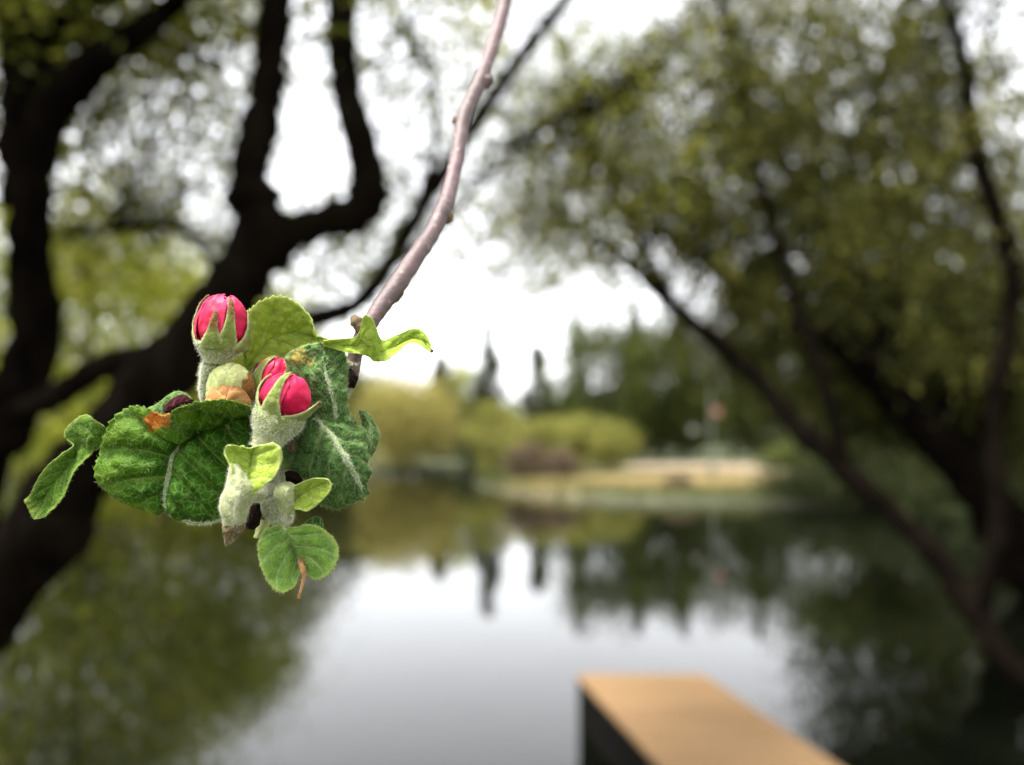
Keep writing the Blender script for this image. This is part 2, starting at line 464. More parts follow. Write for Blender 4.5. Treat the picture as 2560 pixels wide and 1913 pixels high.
# shrubs on the point of land
SH = 'shrubs along the far bank'
for i, (lb, px, dist, tip, rx, mt, n, lf) in enumerate([
    ('golden shrub between the willow dome and the lime shrubs', 1235, 62, 995, 2.3, M_SHRUB, 5000, .22),
    ('lime yellow shrub above the bare brown bush', 1345, 52, 1045, 1.9, M_SHRUB, 5000, .2),
    ('lime yellow shrub in the middle of the point', 1450, 54, 1035, 1.9, M_SHRUB, 5000, .2),
    ('lime yellow shrub at the right end of the row, left of the sandy path', 1530, 53, 1045, 1.8, M_SHRUB, 5000, .2),
    ('bare brown bush at the tip of the point of land', 1315, 42, 1100, 1.2, M_BROWN, 1700, .2),
    ('bare brown bush beside the dry grass', 1400, 41, 1125, 1.0, M_BROWN, 1500, .18),
    ('dark low bush at the pond inlet', 1205, 66, 1085, 1.8, M_DARK, 4000, .2),
    ('small brown tuft bush on the grassy shore', 1690, 34, 1205, .65, M_BROWN, 2000, .1),
    ('dark green bush right of the sandy path', 1990, 52, 1120, 2.2, M_MID, 5000, .2),
    ('dark green bush under the leaning limbs on the far bank', 2140, 44, 1130, 2.0, M_DARK, 5000, .18),
    ('dark bush low on the shaded right shore', 2320, 31, 1150, 2.0, M_DARK, 5000, .15),
    ('dark bush at the water on the shaded right shore', 2200, 28.5, 1195, 1.3, M_DARK, 4500, .12),
    ('dark bush on the right bank beside the spreading willow', 2440, 23, 1130, 1.7, M_DARK, 6000, .13),
    ('dark bush at the foot of the spreading willow', 2540, 17, 1080, 1.5, M_DARK, 6000, .11),
    ('dark bush at the right end of the dry grass', 2030, 30.1, 1185, 1.9, M_DARK, 7000, .12),
    ('dark shore bush next to the dry grass end', 2130, 28.5, 1165, 1.9, M_DARK, 7000, .12),
    ('dark shore bush under the heavy willow limb', 2235, 27.3, 1150, 1.9, M_DARK, 7000, .12),
    ('dark shore bush behind the slanting willow stem', 2340, 25.5, 1140, 1.9, M_DARK, 7000, .12),
    ('dark shore bush close to the spreading willow trunk', 2450, 24.1, 1130, 1.9, M_DARK, 7000, .12),
    ('yellow-green shrub by the water on the left bank', 560, 60, 1050, 2.6, M_GREEN, 5000, .24),
    ('olive shrub by the water below the forked trunk', 330, 36, 1010, 2.6, M_GREEN, 5000, .2),
]):
    x = px_x(px, dist)
    tree('shrub', lb, 'shrub', x, dist, max(.5, top_h(tip, dist) - gz(x, dist)), rx, mt, .1, 'round', n, lf, 45, 300 + i, SH, trunk_r=.05)

# far wood closing the horizon
def far_wood():
    r = np.random.default_rng(5)
    Ps, Ts = [], []
    for k in range(150):
        a = R(-46 + 92 * k / 149 + r.uniform(-.3, .3)); d = r.uniform(118, 175)
        x, y = d * math.sin(a), d * math.cos(a)
        h = r.uniform(7, 11) + 4.5 * np.clip(abs(math.degrees(a) - (-3)) / 14 - .55, 0, 1)
        P, tn, _ = crown_points(h, r.uniform(2.6, 4), .4, 'cone' if r.random() < .45 else 'round', 620, r, 30)
        Ps.append(P + np.array([x, y, gz(x, y)])); Ts.append(tn * .7 + r.uniform(-.15, .15))
    V, Fq, tv = leaf_quads(np.vstack(Ps), .75, .7, r, .2, np.hstack(Ts))
    tag(mesh_obj('far_wood', V, Fq, M_MID, attrs={'tint': tv}, smooth=False), 'distant mixed wood closing the view beyond the pond', 'wood', kind='stuff')
far_wood()

# grass on the banks
def grass_stuff():
    r = np.random.default_rng(11)
    n = 60000
    X = np.concatenate([r.uniform(-4, 22, n), r.uniform(-35, 5, n // 3), r.uniform(-6, 9, n // 3)])
    Y = np.concatenate([r.uniform(28, 50, n), r.uniform(5, 72, n // 3), r.uniform(-3, 12, n // 3)])
    d = lake_sdf(X, Y)
    k = (d > .1) & (d < 14) & ~((abs(X) < .9) & (Y > -1.2) & (Y < 1.0))
    X, Y = X[k], Y[k]
    Z = ground_z(X, Y); k = Z > .05; X, Y, Z = X[k], Y[k], Z[k]
    m = len(X); hgt = r.uniform(.08, .26, m) * np.clip(Y / 20, .5, 1.2)
    a = r.uniform(0, np.pi, m); w = .012 + .0006 * Y
    lean = r.normal(0, .35, (m, 2)) * hgt[:, None]
    dx, dy = np.cos(a) * w, np.sin(a) * w
    V = np.empty((m, 3, 3))
    V[:, 0] = np.stack([X - dx, Y - dy, Z - .02], 1); V[:, 1] = np.stack([X + dx, Y + dy, Z - .02], 1)
    V[:, 2] = np.stack([X + lean[:, 0], Y + lean[:, 1], Z + hgt], 1)
    dryn = np.exp(-(((X - 8) / 8) ** 2 + ((Y - 39) / 6) ** 2))
    tint = np.clip(dryn * 1.3 + r.normal(0.1, .18, m), 0, 1)
    mt = foliage_mat('bank_grass', [(0, (.035, .05, .013)), (.45, (.08, .092, .03)), (.75, (.24, .195, .085)), (1, (.34, .27, .135))], .3)
    tag(mesh_obj('grass', V.reshape(-1, 3), np.arange(m * 3).reshape(m, 3), mt, attrs={'tint': np.repeat(tint, 3)}, smooth=False),
        'green and dry yellow grass growing along the banks', 'grass', kind='stuff')
grass_stuff()

# ------------------------------------------------------------------ jetty
def jetty():
    z_top = .36
    a, b = on_plane(1440, 1685, z_top), on_plane(1760, 1685, z_top)
    wid = np.linalg.norm(b - a)
    vp = ray(917, 1117.5); back = -np.array([vp[0], vp[1], 0]); back /= np.linalg.norm(back)
    side = np.array([1.0, 0, 0])                       # the end edge runs level across the picture
    length = 5.1
    root = empty('jetty', (*(a[:2] + (b - a)[:2] / 2), 0))
    tag(root, 'tan wooden jetty end with dark sides standing in the water', 'jetty')
    m, t, out = new_mat('tan_deck_wood')
    g = nd(t, 'ShaderNodeTexCoord'); oi = nd(t, 'ShaderNodeObjectInfo')
    mp = nd(t, 'ShaderNodeMapping'); mp.inputs['Scale'].default_value = (1.5, 14, 1.5); lk(t, g.outputs['Object'], mp.inputs[0])
    nz = nd(t, 'ShaderNodeTexNoise', Scale=3.0, Detail=6.0); lk(t, mp.outputs[0], nz.inputs['Vector'])
    n2 = nd(t, 'ShaderNodeTexNoise', Scale=1.3, Detail=3.0); lk(t, g.outputs['Object'], n2.inputs['Vector'])
    c = ramp(t, nz.outputs['Fac'], [(.3, (.135, .084, .042)), (.7, (.20, .125, .062))])
    c = mixc(t, math_n(t, 'MULTIPLY', oi.outputs['Random'], .8), c, (.135, .082, .040))
    c = mixc(t, math_n(t, 'MULTIPLY', n2.outputs['Fac'], .3), c, (.12, .074, .036))
    p = nd(t, 'ShaderNodeBsdfPrincipled', Roughness=.9); lk(t, c, p.inputs['Base Color']); p.inputs['Specular IOR Level'].default_value = .1
    lk(t, p.outputs[0], out.inputs['Surface'])
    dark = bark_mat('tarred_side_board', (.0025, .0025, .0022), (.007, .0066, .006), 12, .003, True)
    def slab(name, o, e1, e2, zb, zt, mat, bev=.006):
        bm = bmesh.new()
        q = [o, o + e1, o + e1 + e2, o + e2]
        vs = [bm.verts.new((*(p[:2] - np.array(root.location)[:2]), z)) for z in (zb, zt) for p in q]
        for f in ((3, 2, 1, 0), (4, 5, 6, 7), (0, 1, 5, 4), (1, 2, 6, 5), (2, 3, 7, 6), (3, 0, 4, 7)): bm.faces.new([vs[i] for i in f])
        bmesh.ops.recalc_face_normals(bm, faces=bm.faces)
        bmesh.ops.bevel(bm, geom=bm.edges[:], offset=bev, segments=1, affect='EDGES')
        me = bpy.data.meshes.new(name); bm.to_mesh(me); bm.free(); me.materials.append(mat)
        o_ = bpy.data.objects.new(name, me); col.objects.link(o_); o_.parent = root
        return o_
    pw, n = .114, int(length / .122)
    for k in range(n):                                # deck planks laid across
        slab('plank', a + back * (k * .122), side * wid, back * pw, z_top - .032 + random.uniform(-.002, .002), z_top + random.uniform(-.0015, .0015), m, .003)
    L = length - .01
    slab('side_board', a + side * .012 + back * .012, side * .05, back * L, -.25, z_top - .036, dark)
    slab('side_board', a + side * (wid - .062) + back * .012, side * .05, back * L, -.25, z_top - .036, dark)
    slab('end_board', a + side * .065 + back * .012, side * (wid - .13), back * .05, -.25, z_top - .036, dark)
    for k in range(3):
        q = a + back * (.25 + k * 2.2)
        for s in (.1, wid - .22):
            slab('pile', q + side * s, side * .12, back * .12, -1.9, z_top - .04, dark)
jetty()

# ------------------------------------------------------------------ post with signs on the point
def sign_post():
    d = 37.0
    x = px_x(1778, d); z0 = gz(x, d)
    root = empty('sign_post', (x, d, z0 - .05))
    tag(root, 'slim grey-green post with two small signs on the far bank', 'post')
    m, t, out = new_mat('grey_green_paint'); p = nd(t, 'ShaderNodeBsdfPrincipled', Roughness=.6); p.inputs['Base Color'].default_value = (.05, .06, .04, 1); lk(t, p.outputs[0], out.inputs['Surface'])
    zt = top_h(880, d)
    V, Fc = tube(np.array([(x, d, z0 - .3), (x, d, z0 + .9), (x, d, z0 + .95), (x, d, zt)]), [.09, .08, .035, .03], 10)
    mesh_obj('pole', V, Fc, m, root)
    for nm, px, py, w, cl in (('round_sign', 1793, 1030, .22, (.20, .085, .06)), ('square_sign', 1732, 1075, .21, (.15, .155, .12))):
        mm, t, out = new_mat(nm + '_face'); p = nd(t, 'ShaderNodeBsdfPrincipled', Roughness=.5); p.inputs['Base Color'].default_value = c4(cl); lk(t, p.outputs[0], out.inputs['Surface'])
        q = at(px, py, d - .12)
        k = 24 if nm == 'round_sign' else 4
        an = np.linspace(0, 2 * np.pi, k, endpoint=False) + np.pi / 4
        ring = np.stack([np.cos(an) * w, np.zeros(k), np.sin(an) * w], 1)
        V = np.vstack([ring + q, ring + q + np.array([0, .03, 0])])
        fc = [tuple(range(k)), tuple(range(2 * k - 1, k - 1, -1))] + [(i, i + k, (i + 1) % k + k, (i + 1) % k) for i in range(k)]
        so = mesh_obj(nm, V, fc, mm, root, smooth=False)
        V, Fc = tube(np.array([q + np.array([0, .03, 0]), (x, d, q[2])]), [.03, .03], 6)
        mesh_obj('arm', V, Fc, m, so)
sign_post()
# ================================================================== NEAR TREES
class NearTree:
    """a tree given by limbs (picture column, row, distance, diameter in picture pixels) and sprays of leaves"""
    def __init__(s, name, label, base, mat_leaf, seed, cat='tree', group=None):
        s.r = np.random.default_rng(seed); s.base = np.array(base, float)
        s.root = empty(name, s.base); tag(s.root, label, cat, group)
        s.paths = []; s.leafmat = mat_leaf; s.leaves = []; s.tints = []; s.twigs = []
    def limb(s, name, ctrl, n=40, jit=.05, from_base=False, rough=.012):
        pts = np.array([np.append(at(px, py, d), w / 2 / F_PX * d) for px, py, d, w in ctrl])
        if from_base: pts = np.vstack([np.append(s.base - np.array([0, 0, .1]), pts[0, 3] * 1.35), pts])
        c = catmull(pts, n)
        wob = np.cumsum(s.r.normal(0, 1, (n, 3)), 0); wob -= np.linspace(0, 1, n)[:, None] * wob[-1]
        c[:, :3] += wob * rough * c[:, 3:4] * 8 * .3
        c[:, 3] = np.maximum(c[:, 3] * (1 + .08 * s.r.normal(size=n)), .002)
        V, Fc = tube(c[:, :3], c[:, 3], 12, jit, s.r)
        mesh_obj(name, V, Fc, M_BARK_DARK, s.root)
        s.paths.append(c)
        return c
    def spray(s, px, py, d, rx, rz, ry, clumps, per, sig=.16, leaf=.06, tint=0.0):
        """an ellipsoid of leaf clumps, each on its own twig from the nearest limb"""
        allp = np.vstack([p for p in s.paths])
        c0 = at(px, py, d)
        q = s.r.normal(size=(clumps, 3)); q /= np.linalg.norm(q, axis=1)[:, None]; q *= (s.r.uniform(0, 1, clumps) ** .4)[:, None]
        C = c0 + q * np.array([rx, ry, rz])
        C = C[C[:, 2] > .5]
        for c in C:
            k = np.argmin(((allp[:, :3] - c) ** 2).sum(1) * s.r.uniform(.35, 2.5, len(allp)))
            p0 = allp[k, :3]; L = np.linalg.norm(c - p0)
            mid = (p0 + c) / 2 + s.r.normal(0, .12 * L, 3) + np.array([0, 0, .08 * L])
            end = c + (c - mid) * .25
            s.twigs.append(tube(catmull([p0, mid, c, end], 8), np.linspace(min(.0065, .002 + .002 * L), .0012, 8), 5, 0, s.r, cap=False))
            n = max(3, int(per * s.r.uniform(.5, 1.5)))
            ax = s.r.normal(size=3); ax[2] *= .6; ax /= np.linalg.norm(ax)
            t = s.r.normal(0, 1, n)[:, None]
            s.leaves.append((c + ax * t * sig * 1.5 + s.r.normal(0, sig * .55, (n, 3)), leaf))
            s.tints.append(np.clip(.5 + tint + s.r.normal(0, .18) + s.r.normal(0, .2, n), 0, 1))
    def finish(s, aspect=.42):
        V, Fc = merge(s.twigs)
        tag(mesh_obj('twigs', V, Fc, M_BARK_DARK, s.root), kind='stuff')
        Vs, Fs, Ts, o = [], [], [], 0
        for (P, lf), tn in zip(s.leaves, s.tints):
            V, Fq, tv = leaf_quads(P, lf, aspect, s.r, .3, tn)
            Vs.append(V); Fs.append(Fq + o); Ts.append(tv); o += len(V)
        tag(mesh_obj('crown', np.vstack(Vs), np.vstack(Fs), s.leafmat, s.root, attrs={'tint': np.hstack(Ts)}, smooth=False), kind='stuff')

NT = 'dark trees leaning over the near bank'
# the forked tree
b = (-3.05, 2.75)
A = NearTree('forked_tree', 'dark tree with a leaning trunk forking into two upright limbs', (*b, gz(*b)), M_SPRING, 21, group=NT)
A.limb('trunk', [(20, 1440, 2.75, 210), (130, 1270, 2.8, 185), (310, 1030, 2.85, 160), (470, 850, 2.9, 150), (580, 720, 2.95, 150), (655, 620, 3.0, 155), (690, 560, 3.0, 130)], 50, from_base=True)
A.limb('limb', [(670, 600, 3.0, 150), (635, 500, 3.0, 120), (628, 400, 3.0, 100), (655, 290, 3.05, 95), (672, 180, 3.05, 90), (685, 60, 3.1, 84), (690, -120, 3.15, 78), (640, -420, 3.3, 60)], 40)
A.limb('limb', [(640, 640, 3.0, 120), (720, 590, 3.0, 100), (820, 550, 3.0, 92), (908, 520, 3.0, 100), (920, 430, 3.02, 92), (890, 310, 3.05, 82), (868, 190, 3.1, 76), (858, 60, 3.1, 72), (850, -150, 3.2, 52), (900, -450, 3.4, 36)], 44)
A.limb('limb', [(560, 770, 2.95, 80), (680, 800, 3.0, 60), (800, 795, 3.05, 52), (900, 755, 3.1, 48), (975, 660, 3.15, 44), (1040, 540, 3.2, 42), (1110, 430, 3.25, 40), (1200, 290, 3.3, 38), (1290, 160, 3.4, 36), (1400, 20, 3.5, 32), (1560, -200, 3.7, 24)], 44)
A.limb('limb', [(960, 690, 3.14, 14), (1060, 600, 3.3, 14), (1180, 480, 3.5, 13), (1300, 370, 3.7, 12), (1420, 290, 4.0, 10), (1560, 230, 4.4, 7), (1700, 120, 4.8, 4)], 30)
A.limb('limb', [(420, 900, 2.9, 90), (330, 900, 3.0, 70), (230, 935, 3.1, 66), (130, 1000, 3.2, 60), (40, 1030, 3.3, 50)], 24)
A.limb('limb', [(560, 730, 3.0, 40), (520, 640, 3.3, 22), (470, 585, 3.6, 20), (380, 560, 3.9, 22), (240, 575, 4.2, 20), (130, 600, 4.4, 14)], 24)
A.limb('limb', [(1040, 540, 3.2, 26), (1085, 380, 3.3, 20), (1090, 250, 3.4, 17), (1060, 150, 3.5, 14), (1000, 60, 3.6, 10)], 24)
# the upright tree at the left
b = (-2.75, 3.55)
B = NearTree('upright_tree', 'black upright trunk left of the forked tree, branching overhead', (*b, gz(*b)), M_SPRING, 22, group=NT)
B.limb('trunk', [(-80, 1250, 3.5, 150), (20, 1050, 3.5, 140), (85, 850, 3.5, 118), (78, 650, 3.5, 110), (70, 480, 3.5, 120), (72, 300, 3.5, 130), (60, 120, 3.5, 120), (20, -150, 3.5, 100)], 46, from_base=True)
B.limb('limb', [(75, 420, 3.5, 100), (120, 290, 3.4, 95), (190, 200, 3.3, 95), (290, 120, 3.2, 80), (400, 40, 3.1, 60), (520, -80, 3.0, 44)], 30)
B.limb('limb', [(70, 250, 3.5, 70), (120, 130, 3.6, 60), (240, 70, 3.7, 50), (380, 100, 3.8, 30), (560, 170, 3.9, 20)], 26)
B.limb('limb', [(60, 140, 3.5, 70), (160, 40, 3.4, 60), (300, -40, 3.3, 50), (420, -140, 3.2, 40)], 24)

def spread(T, rows): 
    for row in rows: T.spray(*row)

spread(A, [
 (1000, 150, 3.6, .55, .55, .6, 16, 22, .13, .055),
 (1090, 300, 3.5, .25, .35, .5, 8, 20, .11, .05),
 (960, 620, 3.6, .35, .3, .5, 16, 26, .12, .055),
 (760, 700, 3.6, .45, .16, .5, 14, 28, .12, .055),
 (450, 230, 4.4, .75, .6, .8, 34, 46, .15, .06),
 (560, 420, 4.6, .5, .5, .7, 16, 40, .15, .06),
 (330, 560, 4.3, .8, .22, .7, 24, 40, .15, .06),
 (780, 250, 4.4, .3, .7, .6, 7, 18, .12, .055),
 (1350, 130, 3.9, .6, .45, .8, 20, 14, .14, .055),
 (1300, 330, 4.2, .5, .4, .8, 16, 14, .14, .055),
 (1500, 250, 4.6, .7, .6, .8, 24, 18, .16, .06),
 (1200, 400, 4.6, .6, .6, .8, 40, 16, .14, .055),
 (1400, 420, 5.0, .8, .7, .8, 56, 20, .16, .06),
 (1360, 620, 5.4, .5, .45, .8, 34, 16, .15, .055),
 (1330, 200, 4.6, .8, .6, .8, 36, 18, .16, .06),
 (820, 640, 4.4, .6, .25, .6, 26, 34, .13, .055),
 (1010, 400, 4.2, .35, .7, .6, 22, 12, .12, .055),
 (760, -350, 3.4, 1.5, .6, 1.2, 60, 60, .15, .085),
])
spread(B, [
 (300, 180, 4.0, .7, .4, .7, 34, 44, .14, .06),
 (180, 420, 4.6, .5, .6, .7, 26, 40, .15, .06),
 (400, 90, 4.0, .6, .35, .7, 26, 44, .14, .06),
 (100, 80, 3.6, .6, .35, .6, 30, 50, .15, .06),
 (250, -250, 3.4, 1.4, .5, 1.2, 60, 60, .15, .085),
 (-250, 300, 3.8, 1.0, 1.2, 1.2, 60, 60, .15, .085),
])
A.finish(); B.finish()

# willows leaning from the right bank
b = (4.45, 4.7)
C = NearTree('leaning_willow', 'dark slender willow stem slanting low over the water beside the jetty', (*b, gz(*b)), M_OLIVE, 23, group=NT)
C.limb('trunk', [(2575, 1700, 4.75, 70), (2455, 1545, 4.9, 62), (2350, 1400, 5.1, 58), (2235, 1285, 5.3, 56), (2110, 1170, 5.5, 54), (2000, 1070, 5.8, 56), (1900, 950, 6.1, 50), (1800, 860, 6.4, 44), (1680, 760, 6.8, 38), (1560, 640, 7.2, 28), (1450, 560, 7.6, 16)], 60, from_base=True)
C.limb('limb', [(1680, 760, 6.8, 30), (1580, 560, 7.0, 24), (1500, 400, 7.2, 20), (1440, 250, 7.3, 16), (1400, 80, 7.4, 12)], 30)
C.limb('limb', [(2110, 1170, 5.5, 40), (2060, 950, 5.6, 34), (1990, 760, 5.8, 30), (1930, 560, 6.0, 28), (1880, 380, 6.2, 24), (1840, 200, 6.4, 20), (1800, 20, 6.6, 16)], 36)
C.limb('limb', [(2440, 1540, 4.9, 50), (2500, 1300, 5.0, 46), (2480, 1050, 5.2, 44), (2530, 700, 5.4, 44), (2470, 480, 5.5, 42), (2425, 330, 5.6, 40), (2420, 200, 5.7, 34), (2380, 40, 5.8, 26), (2300, -150, 6, 20)], 40)
b = (7.9, 11.4)
D = NearTree('spreading_willow', 'big dark willow on the right bank with heavy limbs spreading left', (*b, gz(*b)), M_OLIVE, 24, group=NT)
D.limb('trunk', [(2570, 1420, 11.2, 140), (2480, 1280, 11, 118), (2380, 1150, 10.8, 105), (2280, 1040, 10.6, 96), (2190, 940, 10.4, 84), (2080, 840, 10.2, 70), (1950, 770, 10, 56), (1830, 700, 9.8, 44), (1700, 610, 9.6, 34), (1600, 540, 9.5, 20)], 56, from_base=True)
D.limb('limb', [(2210, 960, 10.4, 76), (2190, 830, 10.4, 62), (2130, 690, 10.4, 54), (2050, 560, 10.4, 46), (1960, 420, 10.4, 38), (1890, 290, 10.4, 32), (1840, 140, 10.4, 28), (1810, 0, 10.4, 22)], 40)
D.limb('limb', [(2320, 1080, 10.7, 80), (2400, 960, 10.8, 64), (2480, 820, 10.9, 58), (2560, 720, 11, 54), (2700, 560, 11, 40)], 30)
D.limb('limb', [(2200, 900, 10.4, 50), (2250, 700, 10.5, 44), (2200, 500, 10.5, 38), (2180, 300, 10.5, 32), (2240, 100, 10.5, 26), (2300, -100, 10.5, 20)], 34)
D.limb('limb', [(2470, 1270, 11, 70), (2440, 1120, 11, 60), (2520, 980, 11, 50), (2600, 850, 11, 44)], 24)
spread(C, [
 (1750, 330, 6.8, 1.2, 1.0, 1.0, 80, 40, .15, .085),
 (1560, 480, 7.2, 1.1, .9, 1.0, 80, 36, .15, .085),
 (2050, 200, 6.6, 1.3, .9, 1.0, 95, 44, .15, .085),
 (2350, 300, 6.2, .8, 1.0, .9, 44, 52, .15, .085, .15),
 (2420, 700, 6.0, .5, .8, .8, 30, 46, .18, .075),
 (1950, 600, 6.6, .9, .8, .9, 70, 60, .15, .085),
 (1330, 600, 7.6, .9, .7, .8, 70, 32, .18, .07),
 (2200, -250, 6.4, 2.2, .7, 1.5, 70, 60, .25, .09),
])
spread(D, [
 (2150, 500, 11, 2.6, 2.2, 1.8, 150, 62, .19, .14),
 (2400, 700, 11.5, 1.8, 2.2, 1.8, 130, 62, .19, .14),
 (1800, 600, 10.6, 1.8, 1.5, 1.5, 100, 55, .3, .11),
 (2050, 850, 11.5, 2.0, 1.0, 1.5, 100, 62, .19, .14),
 (2350, 950, 12, 1.8, 1.1, 1.6, 90, 70, .19, .14, -.1),
 (2500, 1100, 12, 1.2, .9, 1.4, 60, 70, .3, .12, -.15),
 (2050, 150, 11, 2.5, 1.4, 1.6, 80, 62, .19, .14, .1),
 (1650, 350, 10.5, 1.7, 1.6, 1.4, 90, 50, .3, .11),
 (2200, 1010, 12.5, 1.8, .7, 1.4, 60, 70, .3, .12, -.15),
])
C.finish(); D.finish()
# ================================================================== THE APPLE TREE TWIG IN FOCUS
D0 = FOCUS
def pp(p, extra=0.0):
    """(column, row, mm further from the camera than the focus plane) -> world"""
    return at(p[0], p[1], D0 + (p[2] + extra) * .001)

APPLE_BASE = (0.62, -0.75)
apple = empty('apple_tree', (*APPLE_BASE, gz(*APPLE_BASE)))
tag(apple, 'sharp apple tree twig with pink flower buds and downy curled green leaves', 'apple tree')

def vnoise(P, scale, seed=0.0, octaves=3):
    out = np.empty(len(P))
    for i, p in enumerate(P):
        out[i] = mnoise.fractal(Vector((p[0] * scale + seed, p[1] * scale + seed * .7, p[2] * scale)), 1.0, 2.0, octaves)
    return out

def leaf_material(name, base, dark, vein, edge, spot=(.16, .06, .02), trans=.3, mottling=.5, net=.5, net_scale=900., rough=.55, bump=.0003, sheen=.0, spec=.05):
    m, t, out = new_mat(name)
    tc = nd(t, 'ShaderNodeTexCoord')
    av = nd(t, 'ShaderNodeAttribute', attribute_name='vein'); ae = nd(t, 'ShaderNodeAttribute', attribute_name='edge'); asp = nd(t, 'ShaderNodeAttribute', attribute_name='spot')
    n1 = nd(t, 'ShaderNodeTexNoise', Scale=420.0, Detail=5.0, Roughness=.6); lk(t, tc.outputs['Object'], n1.inputs['Vector'])
    n2 = nd(t, 'ShaderNodeTexNoise', Scale=2600.0, Detail=4.0, Roughness=.7); lk(t, tc.outputs['Object'], n2.inputs['Vector'])
    wp = nd(t, 'ShaderNodeVectorMath', operation='MULTIPLY_ADD'); lk(t, n2.outputs['Color'], wp.inputs[0]); wp.inputs[1].default_value = (.0006,) * 3; lk(t, tc.outputs['Object'], wp.inputs[2])
    vo = nd(t, 'ShaderNodeTexVoronoi', Scale=net_scale, feature='DISTANCE_TO_EDGE'); lk(t, wp.outputs[0], vo.inputs['Vector'])
    nm = nd(t, 'ShaderNodeMapRange', clamp=True); lk(t, vo.outputs['Distance'], nm.inputs[0]); nm.inputs[1].default_value = .09; nm.inputs[2].default_value = .0
    f1 = nd(t, 'ShaderNodeMapRange', clamp=True); lk(t, n1.outputs['Fac'], f1.inputs[0]); f1.inputs[1].default_value = .35; f1.inputs[2].default_value = .65
    f2 = nd(t, 'ShaderNodeMapRange', clamp=True); lk(t, n2.outputs['Fac'], f2.inputs[0]); f2.inputs[1].default_value = .3; f2.inputs[2].default_value = .7
    c = mixc(t, math_n(t, 'MULTIPLY', f1.outputs[0], mottling), base, dark)
    c = mixc(t, math_n(t, 'MULTIPLY', f2.outputs[0], mottling * .6), c, dark)
    c = mixc(t, math_n(t, 'MULTIPLY', ae.outputs['Fac'], .75), c, edge)
    c = mixc(t, math_n(t, 'MULTIPLY', nm.outputs[0], net), c, vein)
    c = mixc(t, math_n(t, 'MULTIPLY', av.outputs['Fac'], .85), c, vein)
    sp = ramp(t, n2.outputs['Fac'], [(.3, (spot[0] * .45, spot[1] * .4, spot[2] * .4)), (.6, spot)])
    c = mixc(t, asp.outputs['Fac'], c, sp)
    p = nd(t, 'ShaderNodeBsdfPrincipled', Roughness=rough); lk(t, c, p.inputs['Base Color'])
    p.inputs['Specular IOR Level'].default_value = spec
    p.inputs['Sheen Weight'].default_value = sheen; p.inputs['Sheen Roughness'].default_value = .5
    h = math_n(t, 'ADD', math_n(t, 'MULTIPLY', nm.outputs[0], -.6), math_n(t, 'MULTIPLY', n2.outputs['Fac'], .9))
    b = nd(t, 'ShaderNodeBump', Strength=.9, Distance=bump); lk(t, h, b.inputs['Height']); lk(t, b.outputs[0], p.inputs['Normal'])
    tr = nd(t, 'ShaderNodeBsdfTranslucent'); lk(t, c, tr.inputs['Color']); lk(t, b.outputs[0], tr.inputs['Normal'])
    mx = nd(t, 'ShaderNodeMixShader', Fac=trans); lk(t, p.outputs[0], mx.inputs[1]); lk(t, tr.outputs[0], mx.inputs[2])
    lk(t, mx.outputs[0], out.inputs['Surface'])
    return m

def plain_fuzz_mat(name, c, trans=.4):
    m, t, out = new_mat(name)
    p = nd(t, 'ShaderNodeBsdfPrincipled', Roughness=.6); p.inputs['Base Color'].default_value = c4(c)
    p.inputs['Specular IOR Level'].default_value = .2
    tr = nd(t, 'ShaderNodeBsdfTranslucent', Color=c4(c))
    mx = nd(t, 'ShaderNodeMixShader', Fac=trans); lk(t, p.outputs[0], mx.inputs[1]); lk(t, tr.outputs[0], mx.inputs[2])
    lk(t, mx.outputs[0], out.inputs['Surface'])
    return m

M_DOWN = plain_fuzz_mat('pale_leaf_down', (.42, .50, .26))
M_DOWN_W = plain_fuzz_mat('white_stalk_down', (.72, .72, .60))

def down(parent, V, Fq, per_mm2, length, width=.034, mat=None, seed=0, lay=.9, weight=None, both=True):
    """fine hairs grown on a surface (world verts, quads): narrow bent blades in one mesh"""
    r = np.random.default_rng(seed + 900)
    Q = np.asarray(Fq)
    A, B_, C_ = V[Q[:, 0]], V[Q[:, 1]], V[Q[:, 3]]
    nrm = np.cross(B_ - A, C_ - A); ar = np.linalg.norm(nrm, axis=1) + 1e-15; nrm /= ar[:, None]
    wgt = ar.copy()
    if weight is not None: wgt = wgt * weight[Q].mean(1)
    n = int(min(16000, (wgt.sum() * 1e6) * per_mm2))
    if n < 5: return
    k = r.choice(len(Q), n, p=wgt / wgt.sum())
    a, b = r.uniform(0, 1, (2, n, 1))
    P = V[Q[k, 0]] * (1 - a) * (1 - b) + V[Q[k, 1]] * a * (1 - b) + V[Q[k, 2]] * a * b + V[Q[k, 3]] * (1 - a) * b
    N = nrm[k]
    cam_side = np.sign((N * (CAM - P)).sum(1))[:, None]
    N = N * cam_side                                      # hairs on the side that shows, and some on the other
    if both: N[r.random(n) < .25] *= -1
    d = N * r.uniform(.25, 1, (n, 1)) + r.normal(0, lay, (n, 3)); d /= np.linalg.norm(d, axis=1)[:, None]
    d2 = d + r.normal(0, .7, (n, 3)) - N * .2; d2 /= np.linalg.norm(d2, axis=1)[:, None]
    L = (length * .001 * r.uniform(.4, 1.25, n))[:, None]
    s = np.cross(d, r.normal(size=(n, 3))); s /= np.linalg.norm(s, axis=1)[:, None] + 1e-9
    w = s * width * .001 * .5
    H = np.empty((n, 5, 3))
    H[:, 0] = P - w; H[:, 1] = P + w
    m_ = P + d * L * .55
    H[:, 2] = m_ - w * .8; H[:, 3] = m_ + w * .8
    H[:, 4] = m_ + d2 * L * .45
    i = np.arange(n)[:, None] * 5
    T = np.concatenate([i + [0, 1, 3], i + [0, 3, 2], i + [2, 3, 4]])
    tag(mesh_obj('down', H.reshape(-1, 3), T, mat or M_DOWN, parent, smooth=False), kind='stuff')

